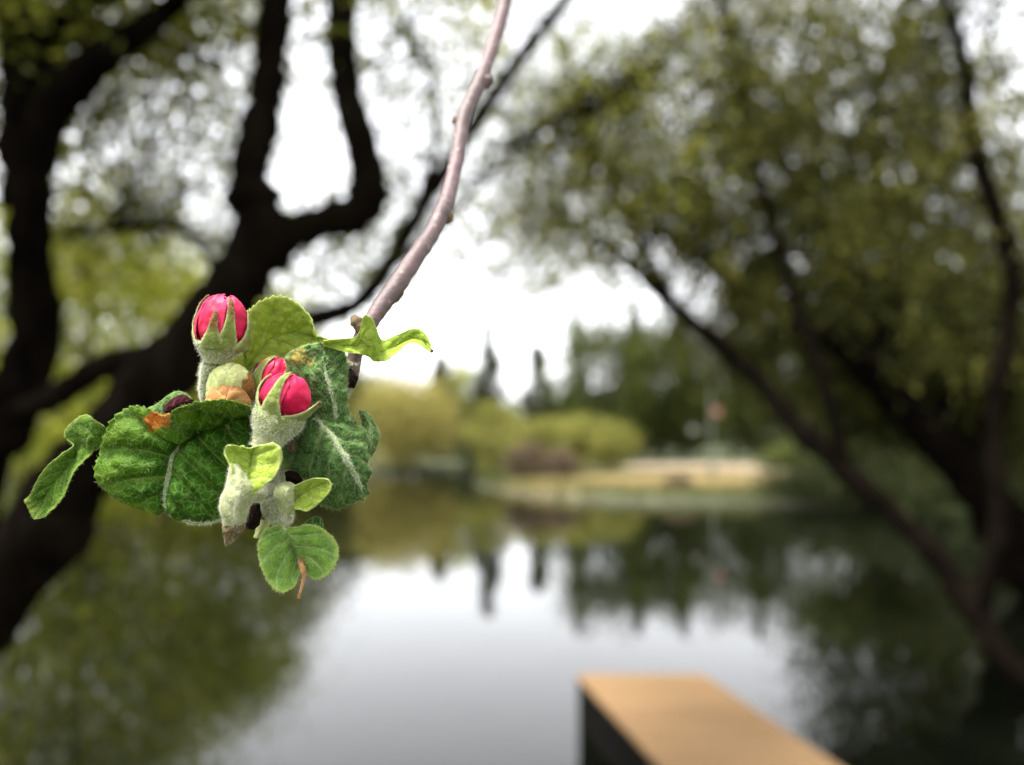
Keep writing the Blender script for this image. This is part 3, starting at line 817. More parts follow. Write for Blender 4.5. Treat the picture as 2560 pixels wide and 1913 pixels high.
def loft(name, L, M, Rr, mat, parent=None, nu=96, nv=56, veins=7, k=.22, vein_amp=.25, wrinkle=.35, wscale=260., bulge=0.0, serr=18, serr_amp=.022,
         hair=7., hlen=.9, seed=1, thick=.22, spot=None, midrib=.055, shift=0.0, edge_w=.10, vein_w=.10, curl=0.0, hmat=None, vsign=1.0, lit_half=0.0):
    """a blade lofted through left edge, midrib and right edge, each a list of (column, row, mm depth)"""
    l, m, r_ = [catmull([pp(p, shift) for p in E], nu) for E in (L, M, Rr)]
    u = np.linspace(0, 1, nu)[:, None]; v = np.linspace(-1, 1, nv)[None, :]
    saw = ((u * serr) % 1.0); saw = (saw ** 1.4 - .45) * serr_amp * np.clip(np.minimum(u, 1 - u) * 14, 0, 1)
    ve = v * (1 + saw * np.clip((np.abs(v) - .72) / .28, 0, 1))
    # smooth, pointed-at-midrib-free cross section: left arm and right arm blended with a soft crease
    av = np.abs(ve)
    armL, armR = (l - m)[:, None, :], (r_ - m)[:, None, :]
    soft = .16
    sL = np.where(ve < 0, np.sqrt(av ** 2 + soft ** 2) - soft, 0) / (math.sqrt(1 + soft ** 2) - soft)
    sR = np.where(ve > 0, np.sqrt(av ** 2 + soft ** 2) - soft, 0) / (math.sqrt(1 + soft ** 2) - soft)
    G = m[:, None, :] + armL * sL[..., None] + armR * sR[..., None]
    def normals(G):
        du = np.gradient(G, axis=0); dv = np.gradient(G, axis=1)
        N = np.cross(du, dv); N /= np.linalg.norm(N, axis=2)[..., None] + 1e-12
        s = np.sign((N * (CAM - G)).sum(2).mean()); return N * (s if s else 1)
    N = normals(G)
    wv = (u * veins - k * veins * av * .9 + (v > 0) * .45)
    dist = np.abs(wv - np.round(wv)) * 2                      # 0 on a lateral vein, 1 between
    lat = np.exp(-(dist / .13) ** 2) * np.clip(1.15 - av, 0, 1) ** .5
    mid = np.exp(-(av / midrib) ** 2)
    puff = (dist * (2 - dist)) * np.clip(av * 4, 0, 1) * np.clip((1.05 - av) * 3, 0, 1)
    scale = float(np.median(np.linalg.norm(l - r_, axis=1)))
    nz = vnoise(G.reshape(-1, 3), wscale, seed * 3.1, 3).reshape(nu, nv)
    nz2 = vnoise(G.reshape(-1, 3), wscale * 3.2, seed * 1.7 + 9, 2).reshape(nu, nv)
    h = (vein_amp * vsign * (puff - .4 - .6 * vsign * 0) - vein_amp * vsign * 1.0 * mid * .9) * .001 + wrinkle * .001 * (nz + .35 * nz2)
    h = h + bulge * .001 * (1 - av ** 2) * np.sin(np.pi * np.clip(u, 0, 1)) ** .7 * np.clip(av * 3, 0, 1)
    h = h + curl * .001 * av ** 3
    G = G + N * h[..., None]
    V = G.reshape(-1, 3)
    i = np.arange(nu - 1)[:, None] * nv + np.arange(nv - 1)[None, :]
    Fq = np.stack([i, i + 1, i + nv + 1, i + nv], -1).reshape(-1, 4)
    vein = np.clip(mid + lat * .75 * (vein_w > 0), 0, 1)
    edge = np.clip((av - (1 - edge_w)) / edge_w, 0, 1) * np.ones_like(u) 
    edge = np.maximum(edge, np.clip((u - (1 - edge_w * .5)) / (edge_w * .5), 0, 1) * np.ones_like(av))
    if lit_half: edge = np.maximum(edge, lit_half * np.where(v < 0, np.clip((av - .25) / .6, 0, 1), 0) * (1 - .8 * lat) * np.clip(.8 + nz, 0, 1))  # backlit glow of the left half painted in with the margin colour
    sp = np.zeros((nu, nv))
    for (sx, sy, sr) in (spot or []):
        c = pp((sx, sy, 0)); rad = sr / F_PX * D0
        # distance across the picture plane of the blade itself
        q = G - c; q = q - FWD * (q @ FWD)[..., None]
        dd = np.linalg.norm(q, axis=2) / rad + .35 * nz2
        sp = np.maximum(sp, np.clip((1.15 - dd) / .3, 0, 1))
    o = mesh_obj(name, V, Fq, mat, parent or apple, attrs={'vein': vein.ravel(), 'edge': edge.ravel(), 'spot': sp.ravel()})
    md = o.modifiers.new('thickness', 'SOLIDIFY'); md.thickness = thick * .001; md.offset = 0
    if hair > 0:
        wgt = (1 + 1.8 * vein + 2.5 * edge).ravel()
        down(o, V, Fq, hair, hlen, seed=seed, weight=wgt, mat=hmat)
    return o

def stalk(name, ctrl, mat, parent=None, n=26, seg=14, hair=0, hlen=.8, seed=3, jit=.02, hmat=None, bump=0.0):
    """a round stalk through (column, row, mm depth, width in pixels)"""
    c = catmull([np.append(pp(p[:3]), p[3] / 2 / F_PX * (D0 + p[2] * .001)) for p in ctrl], n)
    r = np.random.default_rng(seed)
    if bump: c[:, 3] *= 1 + bump * r.normal(size=n)
    V, Fc = tube(c[:, :3], np.maximum(c[:, 3], 2e-5), seg, jit, r)
    o = mesh_obj(name, V, Fc, mat, parent or apple, attrs={'vein': np.zeros(len(V)), 'edge': np.zeros(len(V)), 'spot': np.zeros(len(V))})
    if hair:
        Fq = np.array([f for f in Fc if len(f) == 4]); down(o, V, Fq, hair, hlen * 1.2, .045, seed=seed, mat=hmat or M_DOWN_W, lay=.8, both=False)
    return o

# ---------------------------------------------------------------- leaf materials
ML_BRIGHT = leaf_material('bright_leaf_green', (.30, .395, .055), (.19, .29, .028), (.42, .52, .14), (.52, .60, .19), trans=.35, mottling=.55, net=.18, net_scale=520)  # light yellow-green is the leaf's own colour
ML_RICH = leaf_material('deep_leaf_green', (.040, .120, .006), (.006, .032, .001), (.16, .27, .05), (.085, .150, .0008), spot=(.50, .15, .015), trans=.26, mottling=.55, net=.5, net_scale=440, rough=.40, bump=.00022, spec=.10)  # edge colour also paints the backlit half of the cupped leaf
ML_CURL = leaf_material('curled_leaf_green', (.085, .17, .012), (.024, .07, .004), (.22, .32, .09), (.22, .30, .05), trans=.3, mottling=.75, net=.3, net_scale=560, rough=.5, bump=.0002)
ML_GREY = leaf_material('downy_grey_green', (.10, .22, .045), (.012, .052, .007), (.36, .48, .22), (.30, .42, .09), spot=(.34, .26, .05), trans=.2, mottling=.85, net=.3, net_scale=800, rough=.55, bump=.0005)
ML_SMALL = leaf_material('small_leaf_green', (.21, .36, .055), (.06, .165, .014), (.46, .58, .27), (.42, .52, .11), spot=(.25, .2, .05), trans=.25, mottling=.8, net=.3, net_scale=700)
ML_LIME = leaf_material('young_lime_green', (.36, .46, .07), (.24, .36, .04), (.52, .58, .22), (.55, .60, .25), spot=(.70, .68, .45), trans=.35, mottling=.5, net=.12, net_scale=600)
ML_WHITE = leaf_material('white_felted_underside', (.44, .47, .24), (.26, .30, .11), (.62, .64, .46), (.60, .62, .40), spot=(.20, .14, .08), trans=.25, mottling=.7, net=.1, rough=.8, bump=.0002)
ML_TAN = leaf_material('tan_dry_bract', (.56, .30, .12), (.30, .135, .045), (.64, .38, .18), (.52, .30, .14), trans=.15, mottling=.9, net=.2, net_scale=1500, rough=.8, bump=.00018)
ML_PALE = leaf_material('pale_crumpled_bract', (.72, .74, .36), (.50, .56, .18), (.78, .78, .5), (.58, .60, .30), spot=(.34, .16, .05), trans=.25, mottling=.7, net=.3, net_scale=900, rough=.7, bump=.00018)
ML_MAROON = leaf_material('maroon_dead_leaf', (.035, .005, .007), (.012, .002, .003), (.14, .05, .05), (.16, .06, .04), trans=.1, mottling=.6, net=.0, rough=.8)
ML_CALYX = leaf_material('downy_calyx_green', (.24, .31, .055), (.11, .15, .018), (.52, .52, .30), (.50, .50, .22), spot=(.20, .08, .02), trans=.2, mottling=.7, net=.15, net_scale=1200, rough=.75, sheen=.12)
ML_FELT = leaf_material('whitish_felted_stalk', (.32, .35, .18), (.16, .19, .07), (.6, .6, .45), (.6, .6, .45), trans=.15, mottling=.7, net=.1, rough=.85, sheen=.15)
ML_RIB = leaf_material('pale_hairy_midrib', (.24, .34, .13), (.13, .22, .06), (.5, .5, .4), (.5, .5, .4), trans=.1, mottling=.7, net=.0, rough=.7)
ML_WITHER = leaf_material('withered_grey_brown', (.24, .17, .10), (.09, .06, .035), (.4, .32, .22), (.36, .28, .18), trans=.1, mottling=.9, net=.4, net_scale=1800, rough=.85, bump=.0003)
ML_BLACK = leaf_material('dark_scale_crevice', (.018, .008, .006), (.006, .003, .003), (.02, .012, .01), (.02, .012, .01), trans=0, mottling=.6, net=.1, rough=.95)  # dark of the dried scales and of the crevices between stalks

# petals: hot pink, paler at the rim, base shading and top highlights painted in
def petal_material():
    m, t, out = new_mat('hot_pink_petal')
    tc = nd(t, 'ShaderNodeTexCoord')
    av = nd(t, 'ShaderNodeAttribute', attribute_name='vein'); ae = nd(t, 'ShaderNodeAttribute', attribute_name='edge'); asp = nd(t, 'ShaderNodeAttribute', attribute_name='spot')
    n1 = nd(t, 'ShaderNodeTexNoise', Scale=500.0, Detail=4.0); lk(t, tc.outputs['Object'], n1.inputs['Vector'])
    c = ramp(t, n1.outputs['Fac'], [(.3, (.30, .002, .026)), (.5, (.46, .003, .046)), (.72, (.62, .010, .085))])
    at_ = nd(t, 'ShaderNodeAttribute', attribute_name='tip')
    c = mixc(t, math_n(t, 'MULTIPLY', at_.outputs['Fac'], .6), c, (.80, .055, .16))  # painted highlight towards the petal top
    c = mixc(t, asp.outputs['Fac'], c, (.22, .003, .018))  # painted shading at the petal base
    c = mixc(t, math_n(t, 'MULTIPLY', av.outputs['Fac'], .7), c, (.34, .004, .035))
    c = mixc(t, math_n(t, 'MULTIPLY', ae.outputs['Fac'], .55), c, (.84, .09, .19))
    p = nd(t, 'ShaderNodeBsdfPrincipled', Roughness=.5); lk(t, c, p.inputs['Base Color'])
    p.inputs['Specular IOR Level'].default_value = .22
    b = nd(t, 'ShaderNodeBump', Strength=.5, Distance=.0001); lk(t, n1.outputs['Fac'], b.inputs['Height']); lk(t, b.outputs[0], p.inputs['Normal'])
    tr = nd(t, 'ShaderNodeBsdfTranslucent'); lk(t, c, tr.inputs['Color'])
    mx = nd(t, 'ShaderNodeMixShader', Fac=.3); lk(t, p.outputs[0], mx.inputs[1]); lk(t, tr.outputs[0], mx.inputs[2])
    lk(t, mx.outputs[0], out.inputs['Surface'])
    return m
M_PETAL = petal_material()

# ---------------------------------------------------------------- flower buds
def flower_bud(label, base, tip, centre, r_px, h_px, depth, sepals, roll, cup, pedicel, seed, twist=.10):
    """base, tip, centre: picture positions; cup: (offset below centre in px, radius px) profile; all at the given depth (mm)"""
    rr = np.random.default_rng(seed)
    s = (D0 + depth * .001) / F_PX
    c = pp((*centre, depth))
    ax = pp((*tip, depth)) - pp((*base, depth)); ax /= np.linalg.norm(ax)
    e1 = -FWD - ax * (-FWD @ ax); e1 /= np.linalg.norm(e1)            # towards the camera
    e2 = np.cross(ax, e1); 
    if e2 @ RIGHT < 0: e2 = -e2
    rad, hh = r_px * s, h_px * s
    core = .93                                                         # petals sit inside the sepals
    root = empty('flower_bud', c - np.array(apple.location))
    root.parent = apple
    root['label'] = label
    def surf(az, al, k=1.0):
        rho = rad * np.sin(al) ** .85 * k; z = -hh * np.cos(al)
        return c + ax * (z * (1 + (k - 1) * .6))[..., None] + e1 * (rho * np.cos(az))[..., None] + e2 * (rho * np.sin(az))[..., None]
    nu, nv = 40, 30
    for q in range(5):                                                 # overlapping petals
        a0 = roll + q * 2 * math.pi / 5; hw = R(56)
        u = np.linspace(0, 1, nu)[:, None]; v = np.linspace(-1, 1, nv)[None, :]
        top = math.pi * ((.985, .93, .97, .94, .96)[q] - (.26, .16, .22, .2, .24)[q] * v ** 2)
        al = math.pi * .22 + u * (top - math.pi * .22)
        az = a0 + v * hw * (1 - .10 * u) + twist * u * 2
        k = (.86 + .14 * np.clip(u / .4, 0, 1)) * (1 + .095 * v * (1 - .35 * u)) + (.055, -.01, .03, .0, .045)[q] + .045 * (1 - v ** 2) * np.sin(np.pi * u) + .05 * u ** 4 * (1 - .5 * v ** 2) - .05 * np.exp(-((v - .15) / .13) ** 2) * u + .018 * np.cos(9 * v + q) * u
        az, al, k = np.broadcast_arrays(az, al, k)
        G = surf(az, al, k * core)
        nz = vnoise(G.reshape(-1, 3), 420, q + seed, 2).reshape(nu, nv)
        G = G + (G - c) * (nz * .05)[..., None]
        V = G.reshape(-1, 3); i = np.arange(nu - 1)[:, None] * nv + np.arange(nv - 1)[None, :]
        Fq = np.stack([i, i + 1, i + nv + 1, i + nv], -1).reshape(-1, 4)
        edge = np.maximum(np.clip((np.abs(v) - .86) / .14, 0, 1), np.clip((u - .93) / .07, 0, 1))
        vein = np.clip(np.exp(-(v / .06) ** 2) * .6 + .5 * np.exp(-(np.abs(v) - .45) ** 2 / .003) , 0, 1) * np.clip(1.1 - u, 0, 1)
        spt = np.clip((.42 - u) / .3, 0, 1) * .8 * np.ones_like(v)
        o = mesh_obj('petal', V, Fq, M_PETAL, root, attrs={'vein': np.broadcast_to(vein, (nu, nv)).ravel(), 'edge': np.broadcast_to(edge, (nu, nv)).ravel(), 'spot': spt.ravel(), 'tip': np.broadcast_to(np.clip((u - .55) / .45, 0, 1) * np.clip(.35 + .65 * np.abs(v), 0, 1), (nu, nv)).ravel()})
        md = o.modifiers.new('thickness', 'SOLIDIFY'); md.thickness = .00022; md.offset = 0
    # receptacle: lathe of the given profile
    prof = catmull(np.array(cup, float), 40); seg = 40
    a = np.linspace(0, 2 * np.pi, seg, endpoint=False)
    bend = pp((*pedicel[0][:2], depth)) - (c + ax * (-cup[-1][0] * s))
    w = np.clip((prof[:, 0] - prof[0, 0]) / (prof[-1, 0] - prof[0, 0]), 0, 1) ** 1.6
    ctr = c + ax * (-prof[:, 0] * s)[:, None] + bend[None, :] * w[:, None]
    ridge = 1 + .035 * np.cos(5 * (a[None, :] - roll)) + .02 * rr.normal(size=(1, seg))
    V = ctr[:, None, :] + (prof[:, 1] * s)[:, None, None] * ridge[..., None] * (e1 * np.cos(a)[:, None] + e2 * np.sin(a)[:, None])[None]
    V = V.reshape(-1, 3)
    i = np.arange(39)[:, None] * seg; j = np.arange(seg)[None, :]
    Fq = np.stack([i + j, i + (j + 1) % seg, i + seg + (j + 1) % seg, i + seg + j], -1).reshape(-1, 4)
    vv = np.repeat(np.clip((w - .25) * 1.4, 0, 1), seg) 
    o = mesh_obj('receptacle', V, Fq, ML_CALYX, root, attrs={'vein': vv, 'edge': np.zeros(len(V)), 'spot': np.zeros(len(V))})
    down(root, V, Fq, 24, 1.1, .04, M_DOWN_W, seed, .6, both=False)
    # sepals
    for (az0, wdeg, al0, al1, flare, tipbrown) in sepals:
        nu2, nv2 = 40, 15
        u = np.linspace(0, 1, nu2)[:, None]; v = np.linspace(-1, 1, nv2)[None, :]
        wd = R(wdeg) * ((1 - u) ** .85 + .95 * np.exp(-(u / .33) ** 2)) + R(1.4)
        al = math.pi * (al0 + (al1 - al0) * u) + 0 * v
        az = R(az0) + v * wd / np.maximum(np.sin(al), .45)
        k = 1.085 + .03 * (1 - v ** 2) + flare * u ** 2.2 - .05 * (1 - u) * .5
        az, al, k = np.broadcast_arrays(az, al, k)
        G = surf(az, al, k)
        nz = vnoise(G.reshape(-1, 3), 700, az0 + seed, 2).reshape(nu2, nv2)
        G = G + (G - c) * (nz * .03)[..., None]
        V = G.reshape(-1, 3); i = np.arange(nu2 - 1)[:, None] * nv2 + np.arange(nv2 - 1)[None, :]
        Fq = np.stack([i, i + 1, i + nv2 + 1, i + nv2], -1).reshape(-1, 4)
        edge = np.broadcast_to(np.clip((np.abs(v) - .55) / .45, 0, 1), (nu2, nv2))
        spt = np.broadcast_to(np.clip((u - (1 - tipbrown)) / .25, 0, 1) * (.75 + .25 * (1 - v ** 2)), (nu2, nv2))
        o = mesh_obj('sepal', V, Fq, ML_CALYX, root, attrs={'vein': np.zeros(len(V)), 'edge': edge.ravel(), 'spot': spt.ravel()})
        md = o.modifiers.new('thickness', 'SOLIDIFY'); md.thickness = .0003; md.offset = 1
        down(root, V, Fq, 16, .7, .036, M_DOWN_W, seed + int(az0), .6, both=False, weight=(1 + 1.5 * edge).ravel())
    stalk('pedicel', pedicel, ML_FELT, root, hair=40, hlen=.9, seed=seed, jit=.03)
    return root

# upright bud
flower_bud('tallest pink bud, standing upright on a felted stalk', (541, 905), (562, 742), (556, 820), 61, 82, 0,
    [(-84, 15, .30, .82, .06, .40), (2, 16, .28, .64, .0, .6), (34, 12, .30, .80, .02, .5), (90, 17, .30, .70, .0, .1), (175, 24, .30, .66, .0, .2)],
    R(-38), [(38, 58), (44, 57), (52, 53), (64, 45), (80, 34), (94, 24), (106, 20)],
    [(530, 908, .6, 42), (522, 928, 1.5, 40), (519, 948, 2.5, 36), (517, 975, 3.5, 36), (535, 1020, 6, 38), (600, 1090, 8, 44), (660, 1160, 8, 50)], 41)
# bud tucked behind
flower_bud('partly opened pink bud half hidden behind the front one', (640, 1010), (694, 893), (681, 948), 47, 55, 5,
    [(-30, 15, .28, .88, .03, .12), (-95, 20, .28, .62, .05, .5), (45, 18, .28, .7, .0, .1), (150, 22, .28, .6, .0, .1)],
    R(10), [(26, 45), (32, 44), (42, 40), (56, 33), (72, 25), (86, 20)],
    [(652, 1030, 5.5, 36), (655, 1070, 6.5, 36), (668, 1130, 7.5, 44)], 42)
# front bud
flower_bud('front pink bud with a splayed right sepal and white-felted base', (664, 1108), (724, 938), (714, 998), 62, 62, -4,
    [(-10, 11.5, .30, .92, .10, .16), (76, 24, .30, .60, .42, .30), (-84, 18, .30, .74, .03, .05), (150, 24, .30, .66, .0, .1), (-150, 24, .30, .66, .0, .1)],
    R(22), [(36, 61), (44, 62), (56, 60), (75, 53), (95, 42), (113, 35), (128, 32)],
    [(660, 1120, -3, 58), (664, 1160, 0, 52), (672, 1210, 3, 50), (684, 1250, 5, 48)], 43)

# ---------------------------------------------------------------- leaves
# bright leaf standing up behind the buds
loft('leaf', [(606, 900, 7), (612, 800, 6), (640, 760, 6), (694, 739, 7), (740, 758, 8), (777, 800, 8), (790, 832, 8), (832, 860, 8)],
     [(612, 925, 8), (640, 892, 9), (675, 850, 11), (715, 835, 12), (752, 836, 12), (785, 845, 11), (810, 856, 9), (834, 864, 8)],
     [(640, 950, 9), (680, 940, 10), (720, 925, 11), (755, 905, 11), (785, 890, 10), (805, 878, 10), (822, 870, 9), (836, 866, 8)],
     ML_BRIGHT, veins=6, vein_amp=.55, wrinkle=.8, serr=22, serr_amp=.06, hair=6, hlen=.6, seed=2, k=.35)
# twisted leaf by the twig
loft('leaf', [(808, 851, 9), (860, 846, 10), (894, 838, 7), (910, 789, 4), (934, 803, 7), (953, 848, 11), (990, 838, 13), (1035, 821, 12), (1062, 834, 10), (1078, 873, 8)],
     [(808, 858, 10), (858, 864, 11), (892, 866, 9), (914, 846, 6), (936, 862, 6), (955, 882, 9), (988, 868, 13), (1028, 848, 13), (1055, 853, 11), (1080, 878, 8)],
     [(808, 866, 11), (862, 880, 10), (892, 884, 8), (922, 892, 8), (936, 904, 8), (962, 902, 7), (984, 888, 8), (1018, 862, 10), (1046, 859, 8), (1082, 882, 8)],
     ML_BRIGHT, veins=7, vein_amp=.18, wrinkle=.35, serr=24, serr_amp=.035, hair=6, hlen=.5, seed=3, spot=[(1082, 882, 9)], shift=-7.5)
# big downy leaf right of the buds: upper
downy_leaf = loft('leaf', [(724, 1010, 5), (722, 960, 2), (714, 900, 1), (740, 872, 2), (790, 858, 3), (832, 857, 4)],
     [(842, 1080, 4), (838, 1020, 2), (826, 970, 1), (812, 930, 1.5), (815, 890, 3), (836, 858, 5)],
     [(882, 1070, 6), (872, 1010, 5), (868, 975, 4), (870, 925, 5), (864, 885, 5), (842, 860, 5)],
     ML_GREY, veins=6, vein_amp=.6, wrinkle=1.0, wscale=420, serr=30, serr_amp=.04, hair=26, hlen=1.0, seed=4, spot=[(742, 890, 20), (772, 905, 10)], vsign=1, k=.3)
# big downy leaf right of the buds: lower, bent down
bent_leaf = loft('leaf', [(735, 1022, 7), (690, 1080, 8), (694, 1150, 7), (725, 1180, 5), (768, 1208, 4), (795, 1262, 4), (838, 1277, 4), (885, 1256, 4), (905, 1240, 4)],
     [(768, 1005, 5), (792, 1048, 3), (826, 1083, 1), (848, 1118, -.5), (866, 1148, -1), (884, 1180, 0), (896, 1205, 1), (902, 1222, 2), (907, 1240, 4)],
     [(800, 990, 6), (840, 1018, 6), (884, 1036, 5), (892, 1060, 5), (918, 1080, 5), (926, 1128, 4), (918, 1165, 4), (911, 1200, 4), (908, 1240, 4)],
     ML_GREY, veins=6, vein_amp=1.2, wrinkle=.9, wscale=300, serr=26, serr_amp=.04, hair=24, hlen=1.1, seed=5, bulge=1.2, midrib=.05, k=.4)
loft('leaf', [(893, 1028, 7), (904, 1058, 8), (905, 1090, 7), (908, 1120, 6), (916, 1146, 6)],
     [(904, 1027, 5), (922, 1052, 5), (928, 1080, 4), (928, 1110, 4), (922, 1146, 5)],
     [(914, 1028, 6), (932, 1050, 7), (945, 1075, 8), (945, 1105, 7), (926, 1147, 6)],
     ML_GREY, nu=60, nv=36, veins=5, vein_amp=.2, wrinkle=.4, serr=12, serr_amp=.04, hair=26, hlen=.8, seed=6)
# big cupped leaf on the left
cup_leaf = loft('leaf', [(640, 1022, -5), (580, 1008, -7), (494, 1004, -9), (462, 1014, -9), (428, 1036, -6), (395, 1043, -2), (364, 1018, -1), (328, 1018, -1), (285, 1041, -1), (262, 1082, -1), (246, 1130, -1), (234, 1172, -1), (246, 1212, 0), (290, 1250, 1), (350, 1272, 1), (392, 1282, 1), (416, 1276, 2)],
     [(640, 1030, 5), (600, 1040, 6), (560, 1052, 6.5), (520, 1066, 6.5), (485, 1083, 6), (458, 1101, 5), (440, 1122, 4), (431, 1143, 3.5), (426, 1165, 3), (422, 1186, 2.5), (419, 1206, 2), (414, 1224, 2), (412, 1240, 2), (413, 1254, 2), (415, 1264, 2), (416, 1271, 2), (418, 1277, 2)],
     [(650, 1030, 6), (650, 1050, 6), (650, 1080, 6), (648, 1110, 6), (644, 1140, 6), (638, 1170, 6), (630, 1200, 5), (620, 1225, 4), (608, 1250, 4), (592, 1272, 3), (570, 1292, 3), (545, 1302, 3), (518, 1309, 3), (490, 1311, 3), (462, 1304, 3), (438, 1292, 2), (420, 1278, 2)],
     ML_RICH, nu=170, nv=80, veins=7, vein_amp=2.0, wrinkle=1.0, wscale=190, serr=36, serr_amp=.034, hair=2, hlen=1.1, seed=7, bulge=2.2, midrib=.04, spot=[(390, 1052, 25), (416, 1047, 21), (436, 1036, 14)], edge_w=.06, lit_half=.85)  # left half coloured as if light shone through it
stalk('midrib', [(500, 1074, 5.9, 4), (482, 1084, 5.6, 6), (458, 1101, 4.6, 8), (440, 1122, 3.8, 10), (430, 1146, 3.2, 11), (422, 1186, 2.1, 11), (415, 1222, 1.6, 11), (414, 1252, 1.5, 10), (420, 1276, 1.5, 9), (440, 1292, 1.8, 7), (476, 1307, 2.2, 5), (516, 1309, 2.4, 4), (556, 1299, 2.6, 3)], ML_RIB, cup_leaf, n=60, hair=36, hlen=.8, seed=60, jit=.10)
stalk('midrib', [(776, 1030, 4.0, 6), (796, 1052, 2.8, 9), (826, 1083, .8, 11), (848, 1118, -.6, 12), (866, 1148, -1.2, 12), (884, 1180, -.3, 11), (897, 1206, .8, 9), (907, 1238, 3.6, 6)], ML_RIB, bent_leaf, n=50, hair=36, hlen=.8, seed=61, jit=.10)
stalk('midrib', [(842, 1082, 3.4, 6), (838, 1022, 1.7, 6), (827, 972, .8, 6), (813, 932, 1.2, 4), (814, 900, 2.5, 3)], ML_RIB, downy_leaf, n=40, hair=36, hlen=.7, seed=62, jit=.10)
# far-left curled leaf
loft('leaf', [(262, 1066, 2), (240, 1052, 1), (214, 1036, 1), (180, 1055, 3), (160, 1090, 5), (182, 1113, 3), (150, 1138, 0), (122, 1162, 0), (94, 1197, 0), (76, 1236, 1), (60, 1250, 2)],
     [(262, 1090, 3), (240, 1090, 1), (222, 1092, 0), (208, 1104, 3), (198, 1122, 4), (190, 1142, 4), (172, 1165, 2.5), (150, 1190, 2), (128, 1220, 2), (102, 1252, 2), (72, 1276, 2)],
     [(262, 1110, 2), (252, 1122, 2), (236, 1128, 2), (226, 1140, 2), (208, 1158, 2), (192, 1172, 1), (178, 1192, 0), (167, 1220, 0), (147, 1260, 0), (112, 1292, 1), (86, 1299, 2)],
     ML_CURL, veins=8, vein_amp=.25, wrinkle=.45, serr=24, serr_amp=.03, hair=8, hlen=.7, seed=8, edge_w=.2)
# small green leaf edges behind the maroon one
loft('leaf', [(370, 1020, 5), (392, 1010, 5), (425, 986, 5), (452, 978, 5), (475, 990, 6)], [(380, 1030, 4), (402, 1022, 4), (432, 1004, 4), (456, 992, 4), (478, 1000, 5)],
     [(385, 1050, 4), (410, 1040, 4), (440, 1028, 4), (466, 1018, 4), (480, 1012, 5)], ML_GREY, nu=50, nv=30, veins=5, vein_amp=.15, wrinkle=.3, hair=20, hlen=.7, seed=9)
loft('withered_leaf', [(408, 1024, 2), (424, 1002, 1), (448, 988, 1), (466, 989, 1), (486, 1003, 2)], [(410, 1028, 1), (430, 1016, -1), (450, 1006, -1), (466, 1002, -1), (486, 1005, 1)],
     [(418, 1034, 1), (436, 1034, 0), (452, 1028, 0), (468, 1018, 0), (487, 1007, 1)], ML_MAROON, nu=50, nv=30, veins=4, vein_amp=.25, wrinkle=.4, serr=3, hair=0, seed=10)
# pale central leaf, felted below and lime inside
loft('leaf', [(566, 1326, -6), (555, 1300, -8), (550, 1252, -9), (562, 1220, -9), (570, 1178, -9), (580, 1158, -9)],
     [(588, 1330, -7), (588, 1295, -10), (594, 1256, -12), (602, 1222, -12.6), (598, 1190, -12), (588, 1163, -11)],
     [(606, 1322, -5), (616, 1290, -7), (632, 1250, -9), (636, 1226, -10.6), (616, 1192, -11.4), (592, 1164, -11)],
     ML_WHITE, nu=70, nv=44, veins=4, vein_amp=.3, wrinkle=.4, serr=3, serr_amp=.006, hair=40, hlen=.9, seed=11, hmat=M_DOWN_W, midrib=.08, spot=[(585, 1330, 14)])
loft('leaf', [(600, 1232, -11), (582, 1178, -11), (564, 1144, -11), (562, 1124, -11), (576, 1114, -12), (602, 1117, -10)],
     [(612, 1236, -11.6), (622, 1198, -9.5), (626, 1170, -8), (628, 1148, -7), (630, 1130, -7), (634, 1118, -8)],
     [(632, 1240, -11), (664, 1212, -11), (690, 1188, -11), (703, 1150, -11), (702, 1120, -11), (682, 1106, -10)],
     ML_LIME, nu=70, nv=44, veins=4, vein_amp=.3, wrinkle=.35, serr=6, serr_amp=.01, hair=9, hlen=.5, seed=12, spot=[(571, 1124, 15)])
loft('withered_tip', [(562, 1316, -7), (556, 1330, -7), (560, 1350, -6), (566, 1360, -5)], [(586, 1312, -9), (582, 1330, -8), (575, 1348, -6), (568, 1360, -5)],
     [(614, 1306, -6), (606, 1328, -6), (588, 1350, -6), (570, 1360, -5)], ML_WITHER, nu=40, nv=26, veins=3, vein_amp=.3, wrinkle=.9, wscale=700, serr=5, serr_amp=.08, hair=14, hlen=.6, seed=13)
# small lime leaf with a white hood
loft('leaf', [(712, 1300, -2), (694, 1266, -4), (684, 1238, -5), (694, 1212, -5), (722, 1204, -4)], [(720, 1298, -4), (714, 1262, -7), (712, 1240, -8), (720, 1222, -7), (734, 1212, -5)],
     [(730, 1298, -3), (738, 1270, -5), (734, 1248, -6), (734, 1228, -6), (740, 1214, -5)], ML_WHITE, nu=50, nv=34, veins=3, vein_amp=.1, wrinkle=.12, serr=2, hair=20, hlen=.7, seed=14, hmat=M_DOWN_W, serr_amp=.0)
loft('leaf', [(722, 1256, -6), (720, 1236, -6), (726, 1222, -6), (756, 1206, -6), (792, 1196, -7), (818, 1198, -8), (829, 1210, -8)],
     [(728, 1262, -5), (736, 1250, -4.5), (748, 1240, -4), (770, 1228, -4), (792, 1216, -5), (812, 1208, -6), (829, 1212, -8)],
     [(736, 1272, -6), (752, 1275, -6), (768, 1278, -6), (792, 1264, -6), (812, 1244, -7), (824, 1226, -8), (829, 1214, -8)],
     ML_LIME, nu=70, nv=40, veins=4, vein_amp=.2, wrinkle=.3, serr=8, serr_amp=.012, hair=8, hlen=.5, seed=15)
